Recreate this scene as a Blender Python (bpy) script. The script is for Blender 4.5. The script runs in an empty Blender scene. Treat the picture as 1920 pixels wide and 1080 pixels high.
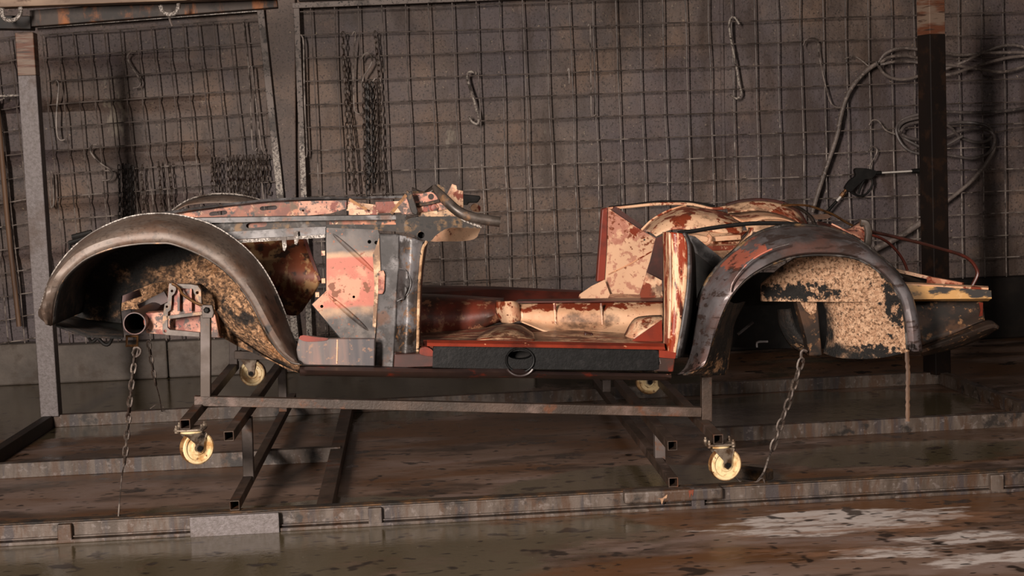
import bpy, math, random
from mathutils import Vector, Matrix
from mathutils.geometry import tessellate_polygon

C = bpy.context.scene.collection
S = bpy.context.scene
random.seed(7)
PI = math.pi

# ------------------------------------------------------------------ camera
H, F = 1.30, 2850.0
PITCH, YAW, ROLL = .0797, .0661, .0387
cy, sy, cp, sp, cr_, sr = math.cos(YAW), math.sin(YAW), math.cos(PITCH), math.sin(PITCH), math.cos(ROLL), math.sin(ROLL)
fwd = Vector((sy * cp, cy * cp, -sp))
right0 = Vector((cy, -sy, 0))
down0 = fwd.cross(right0)
CR = cr_ * right0 + sr * down0
CD = -sr * right0 + cr_ * down0
cam_d = bpy.data.cameras.new('camera')
cam = bpy.data.objects.new('camera', cam_d)
C.objects.link(cam)
m = Matrix.Identity(4)
for i in range(3):
    m[i][0], m[i][1], m[i][2] = CR[i], -CD[i], -fwd[i]
m[2][3] = H
cam.matrix_world = m
cam_d.lens = 36 * F / 1920
cam_d.sensor_width = 36
cam_d.clip_end = 60
S.camera = cam

# ------------------------------------------------------------------ world, lamps, exposure
w = bpy.data.worlds.new('world')
S.world = w
w.use_nodes = True
w.node_tree.nodes['Background'].inputs[0].default_value = (1.0, .86, .74, 1)
w.node_tree.nodes['Background'].inputs[1].default_value = .03
S.view_settings.view_transform = 'Standard'
S.view_settings.look = 'None'
S.view_settings.gamma = 1
S.view_settings.exposure = 0.0


def area(name, loc, aim, size, power, col, tall=None):
    d = bpy.data.lights.new(name, 'AREA')
    d.shape = 'RECTANGLE' if tall else 'DISK'
    d.size = size
    if tall:
        d.size_y = tall
    d.energy = power
    d.spread = 1.85
    d.color = col
    o = bpy.data.objects.new(name, d)
    C.objects.link(o)
    o.location = loc
    o.rotation_euler = (Vector(aim) - Vector(loc)).to_track_quat('-Z', 'Y').to_euler()
    return o


area('workshop_lamp', (-2.7, -1.9, 2.6), (-.1, 6.2, .8), .65, 410, (1, .89, .80), tall=2.3)
area('right_fill', (3.4, 1.0, 3.2), (1.7, 5.0, 0), 1.4, 32, (1, .9, .82))  # added fill lamp at upper right, no real source stands there


# ------------------------------------------------------------------ picking points: a pixel of the 1920x1080 frame on the plane y = Y
def W(x, y, Y):
    r = CR * ((x - 960) / F) + CD * ((y - 540) / F) + fwd
    p = r * (Y / r.y)
    return Vector((p.x, p.y, p.z + H))


def WZ(x, y, Z):
    r = CR * ((x - 960) / F) + CD * ((y - 540) / F) + fwd
    p = r * ((Z - H) / r.z)
    return Vector((p.x, p.y, Z))


FR = {0: (0, 0, 1), 1: (0, 0, 1 / 3), 2: (60, 340, 560 / 1592), 3: (560, 330, 400 / 1080), 4: (780, 360, 540 / 1576),
      5: (1260, 360, 640 / 1868), 6: (1280, 0, 640 / 1728), 7: (0, 640, 700 / 1800), 8: (1080, 640, 840 / 1920),
      11: (560, 0, 400 / 1920), 12: (180, 270, 400 / 1920), 13: (560, 200, 400 / 1920), 14: (740, 330, 220 / 1828),
      15: (180, 500, 280 / 1890), 16: (1180, 360, 320 / 1920), 17: (1480, 380, 400 / 1920),
      21: (300, 720, 400 / 1728), 22: (1100, 700, 340 / 1530), 23: (400, 640, 320 / 1920), 24: (1560, 60, 360 / 1080),
      27: (940, 0, 400 / 1920)}


def Q(k, pts, Y=None):
    ox, oy, s = FR[k]
    return [W(ox + p[0] * s, oy + p[1] * s, p[2] if len(p) > 2 else Y) for p in pts]


def smooth(pts, n, closed=False):
    """Catmull-Rom through pts, resampled evenly to n points"""
    P = [Vector(p) for p in pts]
    m_ = len(P)
    out = []
    segs = m_ if closed else m_ - 1
    for i in range(segs):
        p1, p2 = P[i], P[(i + 1) % m_]
        p0 = P[i - 1] if (i or closed) else p1 * 2 - p2
        p3 = P[(i + 2) % m_] if (closed or i + 2 < m_) else p2 * 2 - p1
        for j in range(12):
            t = j / 12
            out.append(.5 * (2 * p1 + (p2 - p0) * t + (2 * p0 - 5 * p1 + 4 * p2 - p3) * t * t + (3 * p1 - p0 - 3 * p2 + p3) * t ** 3))
    out.append(P[0].copy() if closed else P[-1].copy())
    L = [0]
    for a, b in zip(out, out[1:]):
        L.append(L[-1] + (b - a).length)
    res = []
    k = 0
    cnt = n if not closed else n + 1
    for i in range(cnt):
        d = L[-1] * i / (cnt - 1)
        while k < len(L) - 2 and L[k + 1] < d:
            k += 1
        seg = L[k + 1] - L[k]
        t = (d - L[k]) / seg if seg > 1e-9 else 0
        res.append(out[k].lerp(out[k + 1], min(1, max(0, t))))
    return res[:-1] if closed else res


# ------------------------------------------------------------------ mesh builder
class MB:
    def __init__(s):
        s.v, s.f = [], []

    def add(s, vs, fs):
        o = len(s.v)
        s.v += [tuple(v) for v in vs]
        s.f += [[i + o for i in f] for f in fs]
        return s

    def tube(s, path, r, n=8, closed=False, cap=True, flat=None):
        P = [Vector(p) for p in path]
        m_ = len(P)
        rs = r if isinstance(r, (list, tuple)) else [r] * m_
        T = []
        for i in range(m_):
            a = P[i - 1] if (i or closed) else P[0]
            b = P[(i + 1) % m_] if (i < m_ - 1 or closed) else P[-1]
            d = b - a
            T.append(d.normalized() if d.length > 1e-9 else Vector((0, 0, 1)))
        u = T[0].orthogonal().normalized()
        if flat:
            u = (Vector(flat[0]) - T[0] * Vector(flat[0]).dot(T[0])).normalized()
        vs, fs = [], []
        for i in range(m_):
            t = T[i]
            u = (u - t * u.dot(t))
            u = u.normalized() if u.length > 1e-6 else t.orthogonal().normalized()
            q = t.cross(u)
            for j in range(n):
                a = 2 * PI * j / n
                kx, ky = (1, 1) if not flat else (1, flat[1])
                vs.append(P[i] + u * (math.cos(a) * rs[i] * kx) + q * (math.sin(a) * rs[i] * ky))
        for i in range(m_ if closed else m_ - 1):
            for j in range(n):
                a, b = i * n + j, i * n + (j + 1) % n
                c, d = ((i + 1) % m_) * n + (j + 1) % n, ((i + 1) % m_) * n + j
                fs.append([a, b, c, d])
        if cap and not closed:
            fs.append(list(range(n))[::-1])
            fs.append([(m_ - 1) * n + j for j in range(n)])
        return s.add(vs, fs)

    def bar(s, a, b, w_, h_, up=(0, 0, 1), hollow=0):
        """rectangular section from a to b; hollow = wall thickness of an open-ended box tube"""
        a, b = Vector(a), Vector(b)
        t = (b - a).normalized()
        u = Vector(up)
        u = (u - t * u.dot(t)).normalized()
        q = t.cross(u)
        def ring(c, k):
            return [c + q * (x * (w_ / 2 - k)) + u * (y * (h_ / 2 - k)) for x, y in ((-1, -1), (1, -1), (1, 1), (-1, 1))]
        vs = ring(a, 0) + ring(b, 0)
        fs = [[i, (i + 1) % 4, 4 + (i + 1) % 4, 4 + i] for i in range(4)]
        if hollow:
            vs += ring(a, hollow) + ring(b, hollow)
            fs += [[8 + (i + 1) % 4, 8 + i, 12 + i, 12 + (i + 1) % 4] for i in range(4)]
            fs += [[i, 8 + i, 8 + (i + 1) % 4, (i + 1) % 4] for i in range(4)]
            fs += [[4 + (i + 1) % 4, 12 + (i + 1) % 4, 12 + i, 4 + i] for i in range(4)]
        else:
            fs += [[3, 2, 1, 0], [4, 5, 6, 7]]
        return s.add(vs, fs)

    def box(s, c, size):
        c = Vector(c)
        sx, sy_, sz = (d / 2 for d in size)
        return s.bar(c - Vector((0, 0, sz)), c + Vector((0, 0, sz)), 2 * sx, 2 * sy_, up=(0, 1, 0))

    def plate(s, outer, holes=(), th=.004, d=(0, 1, 0)):
        """flat polygon with holes, given thickness along d"""
        loops = [[Vector(p) for p in outer]] + [[Vector(p) for p in h] for h in holes]
        tris = tessellate_polygon(loops)
        flat = [p for l in loops for p in l]
        off = Vector(d) * th
        n = len(flat)
        vs = flat + [p + off for p in flat]
        fs = [list(t) for t in tris] + [[i + n for i in t][::-1] for t in tris]
        o = 0
        for l in loops:
            for i in range(len(l)):
                a, b = o + i, o + (i + 1) % len(l)
                fs.append([a, b, b + n, a + n])
            o += len(l)
        return s.add(vs, fs)

    def sheet(s, rows, closed=False):
        n = len(rows[0])
        vs = [p for r in rows for p in r]
        fs = []
        for i in range(len(rows) - 1):
            for j in range(n if closed else n - 1):
                k = (j + 1) % n
                fs.append([i * n + j, i * n + k, (i + 1) * n + k, (i + 1) * n + j])
        return s.add(vs, fs)

    def lathe(s, c, axis, prof, n=24, u0=None, a0=0, a1=2 * PI):
        """prof: (distance along axis, radius)"""
        c, t = Vector(c), Vector(axis).normalized()
        u = t.orthogonal().normalized() if u0 is None else (Vector(u0) - t * t.dot(Vector(u0))).normalized()
        q = t.cross(u)
        full = abs(a1 - a0 - 2 * PI) < 1e-6
        cnt = n if full else n + 1
        rows = []
        for d, r in prof:
            rows.append([c + t * d + u * (math.cos(a0 + (a1 - a0) * j / n) * r) + q * (math.sin(a0 + (a1 - a0) * j / n) * r) for j in range(cnt)])
        return s.sheet(rows, closed=full)

    def build(s, name, mat, parent=None, smooth_=False, solid=0, bev=0, sub=0, base=None):
        me = bpy.data.meshes.new(name)
        me.from_pydata(s.v, [], s.f)
        me.validate()
        me.update()
        me.materials.append(mat)
        import bmesh
        bm = bmesh.new()
        bm.from_mesh(me)
        bmesh.ops.remove_doubles(bm, verts=bm.verts, dist=1e-5)
        bmesh.ops.recalc_face_normals(bm, faces=bm.faces)
        bm.to_mesh(me)
        bm.free()
        if smooth_:
            for p in me.polygons:
                p.use_smooth = True
            try:
                me.set_sharp_from_angle(angle=math.radians(42))
            except Exception:
                pass
        o = bpy.data.objects.new(name, me)
        C.objects.link(o)
        if parent is not None:
            o.parent = parent
            if parent.type == 'EMPTY':
                o.location = -parent.location
        elif base is not None:
            b = Vector(base)
            me.transform(Matrix.Translation(-b))
            o.location = b
        if solid:
            md = o.modifiers.new('thickness', 'SOLIDIFY')
            md.thickness = solid
            md.offset = 0
        if bev:
            md = o.modifiers.new('edge', 'BEVEL')
            md.width = bev
            md.segments = 2
            md.limit_method = 'ANGLE'
        return o


def loft(curves, n, m_, bulge=0, bd=(0, -1, 0)):
    """rows of a skin through several curves (lists of world points), m_ rows between neighbours"""
    cs = [smooth(c, n) for c in curves]
    cols = []
    tot = (len(cs) - 1) * m_ + 1
    for j in range(n):
        cols.append(smooth([c[j] for c in cs], tot) if len(cs) > 2 else [cs[0][j].lerp(cs[1][j], i / m_) for i in range(m_ + 1)])
    rows = [[cols[j][i] for j in range(n)] for i in range(tot)]
    if bulge:
        for i, r in enumerate(rows):
            k = math.sin(PI * i / (tot - 1)) * bulge
            for j in range(n):
                r[j] = r[j] + Vector(bd) * k
    return rows


def disc(c, r, n=16, Y=None, ry=None):
    """circle of pixels"""
    return [W(c[0] + r * math.cos(2 * PI * i / n), c[1] + (ry or r) * math.sin(2 * PI * i / n), Y) for i in range(n)]


def tag(o, label, cat, group=None, kind=None):
    o['label'] = label
    o['category'] = cat
    if group:
        o['group'] = group
    if kind:
        o['kind'] = kind
    return o


def thing(name, loc, label, cat, group=None):
    o = bpy.data.objects.new(name, None)
    C.objects.link(o)
    o.location = loc
    o.empty_display_size = .1
    return tag(o, label, cat, group)


def struct(o, label, cat):
    o['kind'] = 'structure'
    o['label'] = label
    o['category'] = cat
    return o


# ------------------------------------------------------------------ materials
def lin(c):
    return tuple((x / 255 / 12.92) if x / 255 <= .04045 else ((x / 255 + .055) / 1.055) ** 2.4 for x in c) + (1,)


def mat(name, base, layers=(), rough=.6, metal=0., bump=(), spec=.5):
    """base colour, then layers of paint / rust / dirt / painted light and shade, each broken up by noise.
    layer: c colour, s scale, t threshold, w softness, d detail, st stretch, r rough, m metal, a amount, k 'noise'|'voronoi', g gates"""
    M_ = bpy.data.materials.new(name)
    M_.use_nodes = True
    nt = M_.node_tree
    N, L = nt.nodes, nt.links
    bs = N['Principled BSDF']
    bs.inputs['Specular IOR Level'].default_value = spec
    tc = N.new('ShaderNodeTexCoord')
    sep = None

    def co(st):
        if not st:
            return tc.outputs['Object']
        mp = N.new('ShaderNodeMapping')
        mp.inputs['Scale'].default_value = st
        L.new(tc.outputs['Object'], mp.inputs[0])
        return mp.outputs[0]

    def tex(k, s_, d_, st, off=0, dist=0):
        v = co(st)
        if k == 'voronoi':
            t = N.new('ShaderNodeTexVoronoi')
            t.inputs['Scale'].default_value = s_
            L.new(v, t.inputs['Vector'])
            return t.outputs['Distance']
        t = N.new('ShaderNodeTexNoise')
        t.noise_dimensions = '4D'
        t.inputs['Scale'].default_value = s_
        t.inputs['Detail'].default_value = d_
        t.inputs['Roughness'].default_value = .62
        t.inputs['W'].default_value = off
        t.inputs['Distortion'].default_value = dist
        L.new(v, t.inputs['Vector'])
        return t.outputs['Fac']

    def rng(v, a, b, lo=0., hi=1.):
        r = N.new('ShaderNodeMapRange')
        r.interpolation_type = 'SMOOTHSTEP'
        r.inputs[1].default_value, r.inputs[2].default_value = a, b
        r.inputs[3].default_value, r.inputs[4].default_value = lo, hi
        L.new(v, r.inputs[0])
        return r.outputs[0]

    def math_(op, a, b):
        q = N.new('ShaderNodeMath')
        q.operation = op
        for i, x in enumerate((a, b)):
            if hasattr(x, 'is_linked') or hasattr(x, 'node'):
                L.new(x, q.inputs[i])
            else:
                q.inputs[i].default_value = x
        return q.outputs[0]

    def mixc(f, a, b):
        q = N.new('ShaderNodeMix')
        q.data_type = 'RGBA'
        L.new(f, q.inputs[0])
        for i, x in ((6, a), (7, b)):
            if isinstance(x, tuple):
                q.inputs[i].default_value = x
            else:
                L.new(x, q.inputs[i])
        return q.outputs[2]

    def mixf(f, a, b):
        q = N.new('ShaderNodeMix')
        q.data_type = 'FLOAT'
        L.new(f, q.inputs[0])
        for i, x in ((2, a), (3, b)):
            if isinstance(x, (int, float)):
                q.inputs[i].default_value = x
            else:
                L.new(x, q.inputs[i])
        return q.outputs[0]

    col, ro, me = lin(base), rough, metal
    for n_, l in enumerate(layers):
        f = tex(l.get('k', 'noise'), l.get('s', 5), l.get('d', 5), l.get('st'), n_ * 3.7 + len(name), l.get('dist', 0))
        t, w_ = l.get('t', .5), l.get('w', .05)
        gs = l.get('g')
        if gs:
            if isinstance(gs[0], str):
                gs = (gs,)
            gate = None
            for g in gs:
                if g[0] in 'xyz':
                    if sep is None:
                        sep = N.new('ShaderNodeSeparateXYZ')
                        L.new(tc.outputs['Object'], sep.inputs[0])
                    v = rng(sep.outputs['xyz'.index(g[0])], g[1], g[2])
                    gate = v if gate is None else math_('MULTIPLY', gate, v)
                elif g[0] == 'blob':
                    mp = N.new('ShaderNodeMapping')
                    mp.vector_type = 'TEXTURE'
                    mp.inputs['Location'].default_value = g[1]
                    mp.inputs['Scale'].default_value = g[2]
                    if len(g) > 3:
                        mp.inputs['Rotation'].default_value = g[3]
                    L.new(tc.outputs['Object'], mp.inputs[0])
                    ln = N.new('ShaderNodeVectorMath')
                    ln.operation = 'LENGTH'
                    L.new(mp.outputs[0], ln.inputs[0])
                    v = rng(ln.outputs['Value'], 1.15, .35)
                    gate = v if gate is None else math_('MAXIMUM', gate, v)
            # the gate shifts the threshold, so borders stay ragged
            k_ = l.get('gk', .55)
            f = math_('ADD', f, math_('MULTIPLY', math_('SUBTRACT', gate, 1.0), k_))
        f = rng(f, t - w_, t + w_, 0., l.get('a', 1.)) if not l.get('inv') else rng(f, t + w_, t - w_, 0., l.get('a', 1.))
        col = mixc(f, col, lin(l['c']))
        if 'r' in l:
            ro = mixf(f, ro, l['r'])
        if 'm' in l:
            me = mixf(f, me, l['m'])
    for x, nm in ((col, 'Base Color'), (ro, 'Roughness'), (me, 'Metallic')):
        if isinstance(x, (tuple, int, float)):
            bs.inputs[nm].default_value = x
        else:
            L.new(x, bs.inputs[nm])
    nrm = None
    for b in bump:
        k_, s_, st_, d_ = b[0], b[1], b[2], b[3]
        bn = N.new('ShaderNodeBump')
        bn.inputs['Strength'].default_value = st_
        bn.inputs['Distance'].default_value = d_
        L.new(tex(k_, s_, 6, b[4] if len(b) > 4 else None, 11), bn.inputs['Height'])
        if nrm:
            L.new(nrm, bn.inputs['Normal'])
        nrm = bn.outputs[0]
    if nrm:
        L.new(nrm, bs.inputs['Normal'])
    return M_


CREAM, OXIDE, PINK, STEEL, RUST = (216, 174, 140), (118, 48, 28), (196, 122, 100), (86, 78, 76), (96, 54, 32)
MT = {}
MT['wall'] = mat('sheet_wall', (104, 87, 78), [
    dict(c=(76, 64, 60), s=1.3, t=.5, w=.14), dict(c=(126, 100, 82), s=2.6, t=.56, w=.09, a=.6),
    dict(c=(84, 74, 78), s=.9, t=.52, w=.08, a=.7), dict(c=(44, 36, 32), s=70, t=.575, w=.05, a=.75),
    dict(c=(156, 138, 118), s=48, t=.66, w=.03, a=.7), dict(c=(58, 42, 32), s=4, t=.56, w=.06, a=.6, st=(1, 1, .25)),
    dict(c=(150, 140, 124), s=3.1, t=.68, w=.03, a=.6, st=(1.6, 1, .5))],
    rough=.62, bump=[('noise', 110, .4, .004), ('noise', 4, .5, .03)])
MT['concrete'] = mat('plinth_concrete', (104, 94, 86), [
    dict(c=(78, 70, 64), s=3, t=.5, w=.15), dict(c=(60, 46, 34), s=7, t=.6, w=.08, a=.6)], rough=.7, bump=[('noise', 30, .4, .01)])
MT['floor'] = mat('wet_floor', (122, 99, 86), [
    dict(c=(84, 62, 47), s=1.3, t=.5, w=.07, st=(.55, 1.5, 1), d=8, r=.4),
    dict(c=(134, 114, 106), s=2.3, t=.56, w=.06, st=(.5, 1.4, 1), d=8, a=.8, r=.5),
    dict(c=(98, 62, 32), s=1.5, t=.53, w=.06, st=(.45, 1.5, 1), d=8, a=.85, r=.35),
    dict(c=(50, 36, 26), s=2.9, t=.57, w=.06, st=(.6, 1.4, 1), d=8, a=.8, r=.3),
    # standing water: olive and mirror-smooth
    dict(c=(84, 74, 56), s=1.1, t=.37, w=.05, r=.025, gk=.5,
         g=(('blob', (-1.0, 4.95, 0), (2.8, 1.5, 1)), ('blob', (-2.0, 9.4, 0), (6.5, 2.6, 1)), ('blob', (.95, 6.0, 0), (.95, .6, 1)),
            ('blob', (-.35, 5.80, 0), (1.0, .34, 1)), ('blob', (2.0, 7.6, 0), (1.5, .85, 1)), ('blob', (2.2, 6.35, 0), (1.1, .42, 1)))),
    # flaked white and grey paint on the bare right foreground
    dict(c=(196, 184, 178), s=4.6, t=.485, w=.035, st=(.45, 1.5, 1), d=10, r=.5, gk=.45,
         g=(('blob', (1.45, 5.22, 0), (.95, .36, 1)), ('blob', (1.75, 4.78, 0), (.9, .42, 1)))),
    dict(c=(120, 92, 76), s=16, t=.53, w=.05, st=(.5, 1.5, 1), d=9, a=.75, r=.5, gk=.4, g=(('blob', (1.6, 5.0, 0), (1.3, .7, 1)),)),
    dict(c=(142, 100, 72), s=5, t=.56, w=.05, st=(.5, 1.5, 1), r=.5, gk=.4, a=.55, g=(('blob', (1.6, 5.0, 0), (1.3, .7, 1)),)),
    dict(c=(22, 15, 11), s=8, t=.64, w=.03, d=2, r=.2, a=.9), dict(c=(20, 15, 12), s=26, t=.66, w=.03, d=1, st=(.6, 1.3, 1), a=.85),
    dict(c=(190, 172, 152), s=70, t=.73, w=.015, d=2, a=.9)],
    rough=.45, bump=[('noise', 40, .15, .004), ('noise', 9, .12, .01)])
MT['wire'] = mat('mesh_wire', (98, 86, 80), [dict(c=(150, 138, 130), s=14, t=.5, w=.12, gk=.35, g=('z', 1.9, 1.2)), dict(c=(62, 52, 46), s=12, t=.53, w=.06)], rough=.5, metal=.1)  # lighter towards the bottom: caught light painted into the wire colour
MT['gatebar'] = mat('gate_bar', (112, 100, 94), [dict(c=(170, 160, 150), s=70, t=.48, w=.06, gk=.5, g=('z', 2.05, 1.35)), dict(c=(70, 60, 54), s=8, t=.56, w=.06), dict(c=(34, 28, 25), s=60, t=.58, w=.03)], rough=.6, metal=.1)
MT['chain'] = mat('chain_steel', (74, 64, 58), [dict(c=(110, 96, 86), s=60, t=.55, w=.08), dict(c=(46, 30, 22), s=25, t=.55, w=.08)], rough=.5, metal=.4)
MT['darkchain'] = mat('dark_chain_steel', (38, 33, 31), [dict(c=(62, 54, 50), s=60, t=.58, w=.06)], rough=.5, metal=.3)
MT['cage'] = mat('cage_steel', (92, 80, 72), [
    dict(c=(66, 54, 45), s=4, t=.5, w=.1, st=(3, 1, .7), d=8), dict(c=(70, 46, 28), s=7, t=.54, w=.06, st=(2.5, 1, .5), a=.85, d=8), dict(c=(54, 48, 50), s=6, t=.57, w=.05, st=(3, 1, .3), d=8, a=.8),
    dict(c=(120, 110, 106), s=40, t=.6, w=.05, a=.5), dict(c=(34, 27, 23), s=9, t=.6, w=.05, d=8)], rough=.55, metal=.1, bump=[('noise', 70, .3, .003)])
MT['cagetop'] = mat('cage_top_dirt', (52, 38, 26), [dict(c=(90, 60, 30), s=14, t=.55, w=.1), dict(c=(24, 18, 14), s=9, t=.55, w=.08)], rough=.7, bump=[('noise', 60, .6, .008)])
MT['post'] = mat('post_steel', (92, 84, 82), [dict(c=(112, 104, 104), s=60, t=.5, w=.15), dict(c=(70, 50, 36), s=4, t=.58, w=.08, a=.6)], rough=.55, metal=.2, bump=[('noise', 120, .5, .004)])
MT['darkpost'] = mat('dark_post_steel', (26, 17, 13), [dict(c=(18, 12, 10), s=3, t=.5, w=.15, st=(1, 1, .3)), dict(c=(40, 25, 16), s=14, t=.58, w=.08)], rough=.55, metal=.0, spec=.3)
MT['posttop'] = mat('post_top_rust', (118, 98, 84), [dict(c=(96, 54, 34), s=9, t=.5, w=.08, st=(.4, .4, 4)), dict(c=(60, 40, 30), s=14, t=.58, w=.05, st=(.4, .4, 4))], rough=.6)
MT['rustbeam'] = mat('rusty_beam', (64, 52, 45), [dict(c=(146, 86, 42), s=5, t=.55, w=.06, st=(2.5, 1, .6), d=8), dict(c=(36, 28, 24), s=5, t=.52, w=.06, d=8)], rough=.65)
MT['topbeam'] = mat('pale_beam', (150, 124, 102), [dict(c=(112, 88, 70), s=5, t=.52, w=.1, st=(.5, 1, 2)), dict(c=(84, 54, 34), s=11, t=.6, w=.06)], rough=.6)
MT['tube'] = mat('trolley_tube', (74, 58, 48), [
    dict(c=(50, 38, 30), s=5, t=.5, w=.1), dict(c=(110, 90, 82), s=9, t=.6, w=.07, a=.6), dict(c=(92, 52, 26), s=12, t=.6, w=.06, a=.8),
    dict(c=(206, 150, 104), s=26, t=.74, w=.02)], rough=.5, metal=.25, bump=[('noise', 80, .35, .004)])
MT['upright'] = mat('upright_tube', (92, 82, 78), [dict(c=(66, 54, 46), s=5, t=.52, w=.1), dict(c=(100, 62, 36), s=10, t=.64, w=.06)], rough=.5, metal=.3)
MT['zinc'] = mat('castor_zinc', (126, 112, 98), [dict(c=(74, 54, 38), s=22, t=.52, w=.08), dict(c=(36, 28, 24), s=14, t=.6, w=.05)], rough=.42, metal=.5)
MT['nylon'] = mat('castor_nylon', (226, 202, 156), [dict(c=(180, 134, 82), s=16, t=.56, w=.1, d=8), dict(c=(100, 60, 32), s=60, t=.62, w=.05)], rough=.42)
MT['tread'] = mat('castor_tread', (160, 122, 78), [dict(c=(104, 64, 36), s=30, t=.5, w=.1), dict(c=(60, 38, 26), s=40, t=.58, w=.05)], rough=.5)
# car
MT['fender'] = mat('bare_wing_steel', (112, 97, 87), [
    dict(c=(84, 68, 58), s=3, t=.5, w=.1, d=8), dict(c=(136, 124, 116), s=3.4, t=.55, w=.1, st=(.5, 1, 2), d=8), dict(c=(92, 60, 40), s=6, t=.55, w=.08, a=.55, d=8),
    dict(c=(60, 50, 44), s=60, t=.56, w=.05, a=.5),
    dict(c=(26, 20, 17), s=9, t=.47, w=.05, gk=.35, g=('blob', W(500, 590, 5.7), (.10, .5, .2), (0, .9, 0)))], rough=.5, metal=.12, bump=[('noise', 60, .2, .002)])
MT['pinked'] = mat('pinked_wing_edge', (182, 172, 164), [dict(c=(84, 76, 70), s=140, t=.5, w=.05), dict(c=(70, 58, 50), s=9, t=.53, w=.06)], rough=.5, metal=.1)
MT['rearfender'] = mat('bare_rear_wing', (100, 94, 95), [
    dict(c=(66, 59, 57), s=2.4, t=.5, w=.1, d=8), dict(c=(122, 116, 118), s=2.0, t=.55, w=.08, d=8), dict(c=(112, 76, 44), s=3.2, t=.5, w=.07, st=(.6, 1, 2), a=.85, d=8, g=('z', .92, 1.04)),
    dict(c=(108, 72, 62), s=5, t=.55, w=.08, a=.6, d=8),
    dict(c=(178, 100, 80), s=9, t=.45, w=.03, d=10, gk=.5, g=('blob', W(1402, 474, 5.72), (.175, .6, .06), (0, -.62, 0))),
    dict(c=(60, 44, 38), s=14, t=.56, w=.03, d=9, st=(.5, 1, 2.5), a=.8), dict(c=(28, 22, 20), s=22, t=.55, w=.05, gk=.25, g=('z', .72, .5))], rough=.36, metal=.2, bump=[('noise', 60, .2, .002), ('noise', 5, .25, .02)])
MT['bare'] = mat('bare_steel', (78, 74, 74), [dict(c=(48, 44, 43), s=6, t=.5, w=.08, d=8), dict(c=(112, 108, 108), s=9, t=.56, w=.06, d=8), dict(c=(92, 58, 36), s=12, t=.58, w=.05, a=.7, d=8), dict(c=(30, 26, 24), s=50, t=.6, w=.04, a=.7)], rough=.42, metal=.2)
MT['shiny'] = mat('scraped_steel', (122, 119, 121), [
    dict(c=(72, 67, 65), s=8, t=.5, w=.08, d=8), dict(c=(176, 173, 175), s=14, t=.53, w=.06, d=8, g=('z', .85, 1.05), gk=.4),
    dict(c=(40, 32, 27), s=16, t=.45, w=.1, gk=.45, d=8, g=('z', .95, .65)), dict(c=(126, 88, 54), s=34, t=.6, w=.04, a=.7)], rough=.38, metal=.2, bump=[('noise', 50, .4, .004)])
MT['darksteel'] = mat('dark_scuttle_steel', (56, 48, 43), [dict(c=(34, 29, 26), s=7, t=.5, w=.08, d=9), dict(c=(104, 78, 50), s=16, t=.57, w=.05, d=9), dict(c=(92, 87, 84), s=14, t=.6, w=.04, d=9), dict(c=(22, 19, 17), s=40, t=.6, w=.04)], rough=.5, metal=.1, spec=.35)
MT['tubesteel'] = mat('pillar_tube_steel', (92, 82, 76), [dict(c=(60, 52, 46), s=9, t=.5, w=.1), dict(c=(140, 106, 78), s=14, t=.6, w=.06)], rough=.4, metal=.35)
MT['cream'] = mat('cream_primer', CREAM, [
    dict(c=(206, 148, 112), s=5, t=.52, w=.1), dict(c=OXIDE, s=8, t=.565, w=.018, d=10, r=.4), dict(c=(96, 74, 58), s=8, t=.57, w=.08, a=.7, d=8), dict(c=(110, 64, 40), s=70, t=.62, w=.03)],
    rough=.42, bump=[('noise', 60, .2, .002)])
MT['seat'] = mat('seat_box_paint', CREAM, [
    dict(c=(198, 150, 116), s=5, t=.5, w=.1), dict(c=OXIDE, s=9, t=.47, w=.02, d=10, r=.36, gk=.35, g=('z', .655, .715)), dict(c=(120, 62, 40), s=60, t=.63, w=.03),
    dict(c=(66, 50, 40), s=7, t=.5, w=.08, d=8, a=.85, gk=.4, g=('blob', W(1100, 605, 6.2), (.24, .5, .09)))], rough=.42, bump=[('noise', 60, .2, .002)])
MT['quarter'] = mat('cream_quarter_panel', (210, 168, 137), [
    dict(c=(172, 114, 98), s=11, t=.48, w=.04, d=10, a=.85, g=('z', .83, .97), gk=.3), dict(c=(120, 66, 46), s=55, t=.55, w=.03, d=6, gk=.08, g=('z', .85, 1.0)), dict(c=(166, 110, 92), s=24, t=.56, w=.03, d=9, a=.8), dict(c=OXIDE, s=12, t=.63, w=.02, d=9)],
    rough=.24, bump=[('noise', 12, .3, .006)])
MT['oxcream'] = mat('oxide_over_cream', (124, 54, 32), [
    dict(c=CREAM, s=9, t=.475, w=.02, d=10, r=.45), dict(c=(196, 134, 104), s=14, t=.56, w=.03, d=9, a=.7), dict(c=(84, 56, 42), s=9, t=.58, w=.05, a=.8, d=9), dict(c=(90, 40, 26), s=60, t=.62, w=.03)], rough=.36, bump=[('noise', 40, .25, .002)])
MT['streak'] = mat('streaked_post_paint', (138, 52, 28), [
    dict(c=(226, 184, 146), s=22, t=.5, w=.03, d=10, st=(1.9, 1.9, .25), r=.5), dict(c=(70, 34, 22), s=26, t=.6, w=.03, d=8, st=(2, 2, .4)), dict(c=(206, 150, 116), s=60, t=.6, w=.03)], rough=.36)
MT['floorpan'] = mat('floor_pan_paint', (122, 54, 34), [
    dict(c=(214, 170, 134), s=20, t=.515, w=.03, d=10, st=(.35, 1.6, 1)), dict(c=(46, 33, 26), s=4, t=.5, w=.08, a=.85, d=8), dict(c=(90, 60, 44), s=40, t=.58, w=.04)], rough=.4, bump=[('noise', 30, .3, .004)])
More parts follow.
